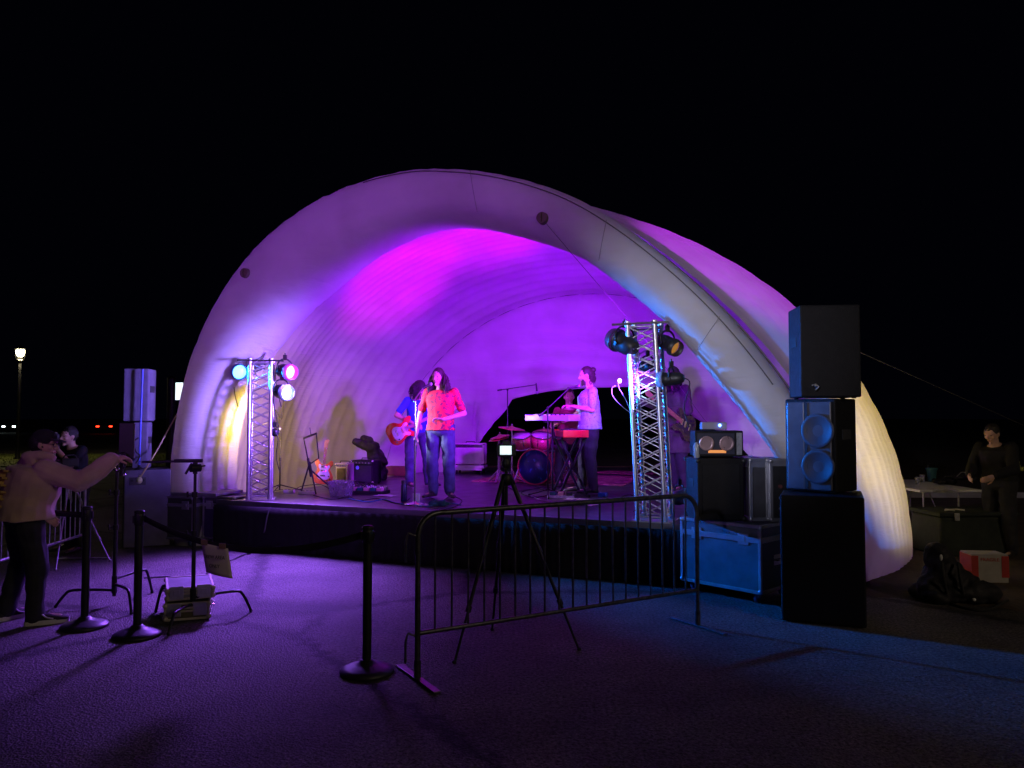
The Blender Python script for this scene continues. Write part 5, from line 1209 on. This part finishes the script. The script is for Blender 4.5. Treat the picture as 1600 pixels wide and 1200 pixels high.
rg = MB(); c = G(868, 752, SH); rg.box((c.x+.1, c.y+.45, SH+.006), (2.6, 1.9, .012), rot=(0, 0, R(-18))); tag(rg.build('rug', RUG), 'worn red patterned rug under the drum kit', 'rug')
rg = MB(); c = G(965, 742, SH); rg.box((c.x+.2, c.y+.3, SH+.018), (1.1, .7, .01), rot=(0, 0, R(-40))); tag(rg.build('rug', RUG), 'small crumpled rug at the dark rear right of the stage', 'rug')
# cases and rack behind the drums
# keyboards
def keyboard(label, p, rz, Ln, wd, h, m, endm):
    t = thing('keyboard', label, 'keyboard', p, rz, 'stage keyboards')       # long axis y, keys toward +x
    b = MB(); b.box((0, 0, h/2), (wd, Ln-.03, h), bev=.008); b.build('keyboard_body', m, t)
    for s_ in (-1, 1): b = MB(); b.box((0, s_*(Ln/2-.008), h/2+.004), (wd+.01, .03, h+.014), bev=.005); b.build('end_panel', endm, t)
    b = MB(); b.box((wd*.2, 0, h+.006), (wd*.52, Ln-.08, .01)); b.build('white_keys', WHITEP, t)
    b = MB(); n = int(Ln/.03)
    for k in range(n):
        if k % 7 not in (2, 6): b.box((wd*.12, -Ln/2+.06+k*(Ln-.12)/n, h+.017), (wd*.3, .012, .014))
    b.build('black_keys', BLKP, t)
    for k in range(7): b = MB(); y = -Ln*.35+k*Ln*.1; b.cyl((-wd*.28, y, h), (-wd*.28, y, h+.02), .012, seg=10); b.build('knob', BLKP, t)
    return t
REDK = mat('red_keyboard', (.8, .01, .01), .35, emit=(.9, .01, .01), estr=0.0)
kp = A(893, 679, 10.45); kz = kp.z
keyboard('red keyboard on the crossed stand in front of the keyboard player', kp+Vector((0, .32, -.035)), R(8), .78, .34, .085, REDK, REDK)
kp2 = A(863, 654, 10.9); keyboard('blue white keyboard on the raised tier left of the player', kp2+Vector((.0, .0, -.03)), R(48), .78, .26, .075, mat('blue_white_shell', (.45, .5, .62), .4), mat('blue_white_shell', (.45, .5, .62), .4))
ks = thing('keyboard_stand', 'black crossed stand with a raised tier holding both keyboards', 'stand', Vector((kp.x, kp.y+.32, SH)), R(8)); hk = kp.z-.05-SH
for y in (-.22, .22):
    b = MB(); b.bar((-.2, y, .02), (.17, y, hk), .03, .03); b.build('cross_leg', BLK, ks); b = MB(); b.bar((.2, y+.035, .02), (-.17, y+.035, hk), .03, .03); b.build('cross_leg', BLK, ks)
b = MB()
for s_ in (-1, 1): b.bar((s_*.2, -.32, .02), (s_*.2, .32, .02), .03, .03); b.bar((s_*.17, -.3, hk), (s_*.17, .3, hk), .03, .02)
b.build('rails', BLK, ks)
M_ = Matrix.Rotation(-R(8), 3, 'Z'); o2 = M_@(kp2-ks.location-Vector((0, 0, 0))); b = MB(); b.tube([(-.17, .0, hk), (o2.x*.7-.05, o2.y*.5, hk+.02), (o2.x, o2.y, o2.z-.04)], .014, 8); b.bar((o2.x-.15, o2.y-.16, o2.z-.045), (o2.x+.15, o2.y+.16, o2.z-.045), .03, .02); b.bar((o2.x-.0, o2.y, .01), (o2.x, o2.y, o2.z-.05), .025, .025); b.build('second_tier', BLK, ks)
# small things along the front
def slab(name, label, px, py, sz, rz, m, cat, group=None, bev=.006):
    p = SP(px, py); t = thing(name, label, cat, p, rz, group); b = MB(); b.box((0, 0, sz[2]/2), sz, bev=bev); b.build('casing', m, t); return t
TEAL = mat('teal_enamel', (.02, .12, .14), .35, .2); PINK = mat('pink_enamel', (.5, .25, .3), .4)
r5 = random.Random(11)
pb = slab('pedalboard', 'dark pedalboard crowded with effects before the black combo', 572, 771, (.62, .3, .05), R(-14), BLK, 'pedalboard')
k = 0
for i in range(6):
    for j in range(2):
        b = MB(); b.box((-.25+.1*i, -.07+.14*j, .07), (.075, .11, .045), bev=.005); o = b.build('effects_pedal', [TEAL, BLK, mat('blue_enamel', (.05, .15, .5), .35, .3), PINK, GALV, TEAL][(i*3+j) % 6], pb)
        q = MB(); q.cyl((-.25+.1*i, -.10+.14*j, .09), (-.25+.1*i, -.10+.14*j, .105), .011, seg=10); q.build('footswitch', CHR, o)
        q = MB(); q.cyl((-.265+.1*i, -.04+.14*j, .09), (-.265+.1*i, -.04+.14*j, .108), .009, seg=8); q.cyl((-.235+.1*i, -.04+.14*j, .09), (-.235+.1*i, -.04+.14*j, .108), .009, seg=8); q.build('knob', WHITEP, o)
b = MB()
for k in range(9): x = r5.uniform(-.3, .3); b.tube(catmull([(x, -.1, .1), (x+r5.uniform(-.1, .1), r5.uniform(-.05, .1), .15), (x+r5.uniform(-.2, .2), .1, .12), (x+r5.uniform(-.3, .3), .24, .02)], 4), .006, 5)
b.build('patch_cable', BLKR, pb)
pb2 = slab('pedalboard', 'grey pedalboard at the feet of the keyboard player', 877, 778, (.36, .2, .04), R(-10), GALV, 'pedalboard')
for i in range(3): b = MB(); b.box((-.11+.11*i, 0, .06), (.08, .12, .045), bev=.005); b.build('effects_pedal', [TEAL, PINK, BLK][i], pb2)
pd = slab('tuner_pedal', 'blue pedal beside the shoes of the keyboard player', 942, 776, (.11, .14, .055), R(-20), mat('bright_blue_enamel', (.02, .2, .7), .35), 'effects pedal')
b = MB(); b.cyl((0, -.03, .055), (0, -.03, .075), .012); b.build('footswitch', CHR, pd)
bt = thing('bottle', 'tall black bottle on the stage by the base of the microphone stand', 'bottle', SP(631, 783), 0)
b = MB(); b.lathe([(0, 0), (.038, 0), (.04, .01), (.04, .2), (.034, .215), (.034, .225)], seg=24); b.build('bottle_body', mat('navy_steel', (.02, .03, .06), .3, .5), bt); b = MB(); b.lathe([(.035, .226), (.036, .265), (.03, .27), (0, .27)], seg=24); b.build('cap', BLKP, bt)
jr = thing('jar', 'jar of amber drink with a pale top on the stage edge', 'jar', SP(650.5, 787), 0)
b = MB(); b.lathe([(0, .003), (.04, .003), (.043, .02), (.043, .085), (0, .087)], seg=24); b.build('drink', mat('amber_drink', (.75, .42, .08), .2), jr); b = MB(); b.lathe([(.044, .0), (.046, .02), (.046, .125), (.044, .13), (.0435, .088)], seg=24, caps=False); b.lathe([(0, .088), (.042, .088), (.042, .115), (0, .118)], seg=24); b.build('glass_top', mat('pale_foam', (.75, .75, .85), .3), jr)
tw = thing('towel', 'crumpled dark teal towel on the front edge of the stage', 'towel', SP(684, 791)+Vector((0, .08, 0)), 0)
b = MB(); 
for k in range(9): b.ball((r5.uniform(-.1, .1), r5.uniform(-.05, .06), r5.uniform(.02, .05)), (r5.uniform(.05, .08), .05, .035), 10, 8)
put('cloth', remesh(b, .01, 2, .02, 14), mat('teal_cloth', (.02, .10, .13), .9), tw)
for px, py, a, lb in ((603, 775, 10, 'white set list sheet by the pedalboard'), (655, 789, -30, 'white sheet of paper beside the jar'), (900, 781, 4, 'white sheet of paper before the crossed keyboard stand'), (915, 789, -8, 'wide pale sheet lying near the stage edge behind the barrier')):
    p = SP(px, py); b = MB(); v = []
    for i in range(5):
        for j in range(5): v.append((-.105+.21*i/4, -.145+.29*j/4, .004+.008*abs(math.sin(i*1.3+j))))
    b.add(v, [(i*5+j, (i+1)*5+j, (i+1)*5+j+1, i*5+j+1) for i in range(4) for j in range(4)], True)
    o = b.build('paper_sheet', WHITEP); o.location = p; o.rotation_euler = (0, 0, R(a+60)); tag(o, lb, 'paper', 'paper sheets on the stage')
for k, (px, py, lb) in enumerate(((452, 770, 'small white box on the floor behind the left truss'), (480, 772, 'low white power strip near the folding stand legs'))):
    t = slab('power_strip', lb, px, py, (.16 if k == 0 else .26, .07, .045), R(-15), WHITEP, 'power strip')
    for i in range(3): q = MB(); q.box((-.06+.06*i, 0, .047), (.03, .03, .004)); q.build('socket', BLKR, t)
def floor_cable(label, pxs, r=.006, m=BLKR, seed=0):
    b = MB(); b.tube([p+Vector((0, 0, .008)) for p in catmull([SP(*p) for p in pxs], 8)], r, 5); tag(b.build('stage_cable', m), label, 'cable', 'cables strewn on the stage floor')
BC = mat('blue_cable', (.05, .2, .5), .5)
floor_cable('black cable curling from the left truss across to the folding stand', [(415, 771), (440, 766), (455, 770), (470, 761), (500, 758), (515, 765)])
floor_cable('black cable crossing behind the clear tub', [(490, 775), (520, 781), (545, 777), (560, 783), (590, 780), (625, 788), (640, 780)])
floor_cable('blue cable winding past the black bottle', [(545, 780), (575, 785), (600, 781), (620, 787), (665, 792), (700, 787), (720, 790)], .007, BC)
floor_cable('thin cable in a loop by the singer feet', [(660, 792), (700, 796), (722, 784), (705, 776), (690, 783), (670, 778)], .005)
floor_cable('pale cable from the keyboards to the stage front', [(830, 776), (850, 783), (880, 786), (905, 780), (940, 785), (975, 779), (1000, 788)], .006, mat('pale_cable', (.5, .48, .5), .5))
floor_cable('black cable tangle near the drum kit', [(790, 760), (810, 768), (840, 764), (860, 772), (835, 778), (815, 770), (850, 762), (880, 768)])
floor_cable('black cable running to the right truss foot', [(940, 776), (960, 781), (985, 774), (1005, 790), (990, 800)])
floor_cable('pale cable around the right truss foot', [(1040, 806), (1050, 795), (1035, 785), (1060, 780), (1055, 768)], .007, MATS['pale_cable'])
# bent arms beside the right truss
gn = thing('gooseneck_lamp', 'pair of thin bent arms with a small white light left of the right truss', 'lamp', A(985, 642, RT.y), 0)
b = MB(); o_ = gn.location; Y_ = RT.y
b.tube(catmull([Vector((0, 0, 0)), A(978, 625, Y_)-o_, A(968, 608, Y_)-o_, A(966, 599, Y_)-o_], 5), .005, 6); b.tube(catmull([Vector((0, 0, -.02)), A(972, 635, Y_)-o_, A(958, 620, Y_)-o_, A(956, 607, Y_)-o_, A(962, 602, Y_)-o_], 5), .005, 6); b.build('arm', mat('grey_arm', (.15, .15, .18), .5), gn)
b = MB(); b.ball(A(968, 595, Y_)-o_, (.02, .02, .025), 12, 8); b.build('bulb', mat('lit_bulb', (.8, .85, 1), .3, emit=(.75, .85, 1), estr=4), gn)
# cases behind, half lost in the dark rear right
# ------------------------------------------------------------------ right background
tp = thing('folding_table', 'white folding table with grey legs right of the band shell', 'table', (0, 0, 0), 0)
t0 = G(1416, 767, .735); t1 = G(1524, 768, .735); t2 = G(1430, 741, .735)
c = (t0+t1)/2+Vector((.12, .85, 0)); tp.location = (c.x, c.y, 0); tp.rotation_euler = (0, 0, R(2))
w_ = (t1-t0).length
b = MB(); b.box((0, 0, .735), (w_, 1.7, .035), bev=.012); b.build('tabletop', WHITEP, tp)
for y in (-.6, .6):
    for x in (-w_*.28, w_*.28): b = MB(); b.tube([(x, y, .72), (x*.98, y, .35), (x*1.35, y-.05, .015)], .013, 8); b.build('leg', GALV, tp)
    b = MB(); b.tube([(-w_*.27, y, .32), (w_*.27, y, .32)], .010, 6); b.tube([(0, y, .32), (.05, y*.3, .72)], .009, 6); b.build('brace', GALV, tp)
def T(px, py): return G(px, py, .757)
lt = thing('lantern', 'dark teal box shaped lantern on the folding table', 'lantern', T(1456, 752), R(15))
b = MB(); b.lathe([(.05, 0), (.055, .02), (.07, .15), (.085, .19), (.085, .2), (.02, .21)], seg=16); b.build('body', mat('dark_teal', (.03, .10, .10), .4), lt); b = MB(); b.tube([(-.08, 0, .19), (-.06, 0, .27), (.06, 0, .27), (.08, 0, .19)], .005, 6); b.build('handle', BLK, lt)
for k, (px, py, lb) in enumerate(((1434, 757, 'clear plastic cup on the near left of the folding table'), (1441, 753, 'second clear cup behind the first on the folding table'))):
    q = thing('cup', lb, 'cup', T(px, py), 0, 'cups on the folding table'); b = MB(); b.lathe([(0, 0), (.028, 0), (.038, .1), (.036, .1), (.027, .005)], seg=18, caps=False); b.build('cup_wall', CL, q); b = MB(); b.lathe([(.036, .1), (.04, .103), (.036, .106)], seg=18, caps=False); b.build('rim', CL, q)
for k, (px, py, lb) in enumerate(((1480, 757, 'black cloth bag flopped across the middle of the folding table'), (1505, 750, 'dark camera strap heap at the far side of the folding table'))):
    q = thing('cloth_bag', lb, 'bag', T(px, py), 0); b = MB(); r6 = random.Random(k)
    for i in range(8): b.ball((r6.uniform(-.13, .13), r6.uniform(-.1, .15), .035), (r6.uniform(.05, .09), .06, .035), 10, 8)
    put('bag_body', remesh(b, .012, 2, .02, 12), BLKR if k else gbm, q); b = MB(); b.tube(catmull([(-.1, 0, .05), (-.05, -.05, .12), (.04, -.06, .1), (.08, .0, .05)], 5), .008, 6); b.build('strap', GALV if k else BLKR, q)
# dark crate, equipment heap, carton
p = G(1532, 872); cr_ = thing('tool_crate', 'large dark green crate with pale tools on its lid', 'crate', p+Vector((0, .35, 0)), R(4))
DG = mat('dark_green_cloth', (.015, .022, .015), .8, var=.4, vs=5, bump=.3)
b = MB(); b.box((0, 0, .25), (1.0, .62, .49), bev=.03); b.build('crate_body', DG, cr_); b = MB(); b.box((0, 0, .525), (1.04, .66, .05), bev=.015); b.build('lid', DG, cr_)
for s_ in (-1, 1): b = MB(); b.box((s_*.3, -.335, .5), (.06, .02, .09), bev=.005); b.build('latch', GALV, cr_)
hm = thing('clamp', 'pale metal clamp lying on the lid of the dark green crate', 'clamp', p+Vector((-.22, .2, .552)), R(20))
b = MB(); b.tube([(-.12, 0, .012), (.1, .02, .012), (.1, -.09, .012)], .010, 6); b.tube([(-.05, .05, .012), (-.03, -.06, .012)], .012, 6); b.build('clamp_bars', mat('pale_steel', (.75, .75, .6), .4, .3), hm)
pp_ = thing('rod', 'thin pale rod leaning beside the dark green crate', 'rod', G(1592, 855), 0); b = MB(); b.cyl((0, 0, .0), (-.12, .1, .62), .008, seg=8); b.build('rod_tube', WHITEP, pp_); b = MB(); b.ball((0, 0, .012), .014, 8, 6); b.build('tip', BLKR, pp_)
p = G(1512, 948); bg_ = thing('backpack', 'heap of a black backpack on the dirt in front of the green crate', 'backpack', p+Vector((0, .25, 0)), R(-8))
b = MB(); b.caps((-.05, 0, .16), (-.1, .05, .40), .2, .13, 14); b.caps((-.2, -.05, .1), (.25, -.1, .09), .14, .12); b.caps((.1, .05, .13), (.05, .05, .26), .17, .1)
for i in range(7): b.ball((rnd.uniform(-.3, .3), rnd.uniform(-.2, .1), .06), (.1, .09, .07), 10, 8)
for v_ in range(len(b.v)): x, y, z = b.v[v_]; b.v[v_] = (x, y, max(z, .006))
put('bag_body', remesh(b, .014, 2, .03, 7), gbm, bg_)
for x in (-.14, .0): b = MB(); b.tube(catmull([(x, -.16, .38), (x-.02, -.24, .25), (x+.02, -.2, .1)], 5), .014, 6); b.build('strap', BLKR, bg_)
b = MB(); b.ball((-.14, -.14, .42), (.014, .01, .03), 8, 6); b.ball((.1, -.22, .06), (.02, .015, .015), 8, 6); b.build('buckle', WHITEP, bg_)
b = MB(); b.tube([v+Vector((0, 0, .012)) for v in catmull([G(1455, 915), G(1470, 935), G(1500, 950), G(1540, 955), G(1575, 940)], 6)], .012, 6); tag(b.build('ground_hose', BLKR), 'black hose curving around the foot of the backpack', 'hose')
p = G(1552, 912); cx = thing('carton', 'white carton with red corners behind the backpack', 'carton', p+Vector((.0, .15, 0)), R(-6))
b = MB(); b.box((0, 0, .15), (.36, .25, .29), bev=.004); b.build('carton_body', mat('white_card', (.4, .37, .32), .7), cx)
for s_ in (-1, 1): b = MB(); b.box((s_*.15, -.002, .17), (.07, .256, .22)); b.build('red_corner', mat('red_print', (.45, .03, .02), .6), cx)
text_mesh('lettering', 'FRAGILE', .05, MATS['red_print'], cx, (0, -.128, .24), (R(90), 0, 0), .001)
p = A(1588, 728, 10.2); fl = thing('hi_vis_cloth', 'crumpled yellow green cloth beside the person in black', 'cloth', p, 0)
b = MB()
for i in range(8): b.ball((rnd.uniform(-.1, .12), rnd.uniform(-.04, .04), rnd.uniform(-.06, .06)), (.05, .04, .04), 8, 6)
put('cloth', remesh(b, .01, 2, .025, 16), mat('yellow_green_cloth', (.35, .38, .08), .8), fl); b = MB(); b.cyl((0, .03, -p.z), (0, .03, 0), .012, seg=8); b.build('post', BLK, fl)
b = MB(); b.box((11, 16.5, .06), (9.5, .16, .12), rot=(0, 0, R(-2)), bev=.015); structure(b.build('kerb', mat('concrete', (.3, .29, .28), .8, var=.2, vs=4, bump=.4)), 'low pale concrete kerb behind the folding table')
# guy line from the right speaker side and a wire across the mouth of the shell
b = MB(); b.tube([A(849, 344, 8.0), A(905, 410, 8.6), A(1000, 520, 9.4), A(1100, 655, 10.1), A(1112, 668, 10.2)], .003, 5); tag(b.build('tie_line', mat('seam_cord', (.12, .11, .1), .8)), 'thin dark tie line running from the arch patch into the shell', 'rope')
b = MB(); b.tube([A(1338, 548, 9.0), A(1450, 598, 11), A(1600, 665, 14)], .006, 5); tag(b.build('tie_line', MATS['seam_cord']), 'faint dark tie line stretching to the right from the shell', 'rope')
# ------------------------------------------------------------------ far left background: cars and a lit board
def car(label, p, rz, m, head=False, tail=False):
    t = thing('parked_car', label, 'car', p, rz, 'far cars beyond the lot')       # length along x
    prof = [(-2.15, .35), (-2.2, .7), (-2.05, .92), (-1.3, .98), (-.75, 1.42), (.6, 1.44), (1.25, 1.0), (2.05, .88), (2.2, .65), (2.15, .35)]
    b = MB(); b.prism(prof, -.85, .85, Matrix.Rotation(R(90), 4, 'X')); b.build('body', m, t, bevel=.08)
    g_ = mat('car_glass', (.02, .02, .03), .05)
    for s_ in (-1, 1):
        b = MB(); b.prism([(-1.1, .99), (-.7, 1.36), (.52, 1.38), (1.05, 1.0)], -.01, .01, Matrix.Translation((0, s_*.86, 0))@Matrix.Rotation(R(90), 4, 'X')); b.build('window', g_, t)
        for x in (-1.35, 1.35): b = MB(); b.cyl((x, s_*.7, .33), (x, s_*.88, .33), .33, seg=24); o = b.build('wheel', BLKR, t); q = MB(); q.cyl((x, s_*.86, .33), (x, s_*.89, .33), .19, seg=16); q.build('rim', GALV, o)
        b = MB(); b.box((2.19, s_*.62, .68), (.06, .34, .15), bev=.02); b.build('headlight', mat('lit_headlight', (.9, .95, 1), .2, emit=(.8, .95, .9), estr=10) if head else WHITEP, t)
        b = MB(); b.box((-2.19, s_*.62, .74), (.06, .3, .14), bev=.02); b.build('tail_light', mat('lit_tail', (1, .05, .02), .3, emit=(1, .03, .01), estr=7) if tail else mat('red_lens', (.3, .01, .01), .3), t)
    return t
CP = mat('dark_car_paint', (.03, .03, .035), .25, .3, coat=.5)
p = A(36, 655, 88); car('distant dark car with its headlights on beyond the street lamp', (p.x, 88, .01), R(-95), CP, head=True)
p = A(168, 650, 84); car('distant dark car with one red tail light glowing', (p.x, 84, .01), R(110), mat('silver_car_paint', (.1, .1, .11), .3, .5, coat=.5), tail=True)
p = A(283, 612, 26); sb = thing('light_board', 'small glowing white board on a post half hidden behind the shell edge', 'sign', (A(280, 612, 26).x, 26, 0), R(-10))
b = MB(); b.cyl((0, .06, 0), (0, .06, 2.3), .04, seg=10); b.build('post', BLK, sb); b = MB(); b.box((0, 0, 2.6), (.36, .06, .62), bev=.01); b.build('board_frame', BLK, sb); b = MB(); b.box((0, -.036, 2.6), (.32, .01, .58)); b.build('lit_panel', mat('lit_panel', (.8, .9, 1), .4, emit=(.8, .9, 1), estr=1.6), sb)
p = A(265, 700, 18); ps = thing('bollard_post', 'dim grey post standing left of the shell near the verge', 'post', (A(266, 700, 18).x, 18, 0), 0)
b = MB(); b.cyl((0, 0, 0), (0, 0, 2.6), .09, seg=12); b.build('post_body', mat('dark_grey_paint', (.04, .04, .05), .6), ps); b = MB(); b.lathe([(.1, 2.6), (.1, 2.65), (0, 2.7)], seg=12); b.build('cap', BLK, ps)
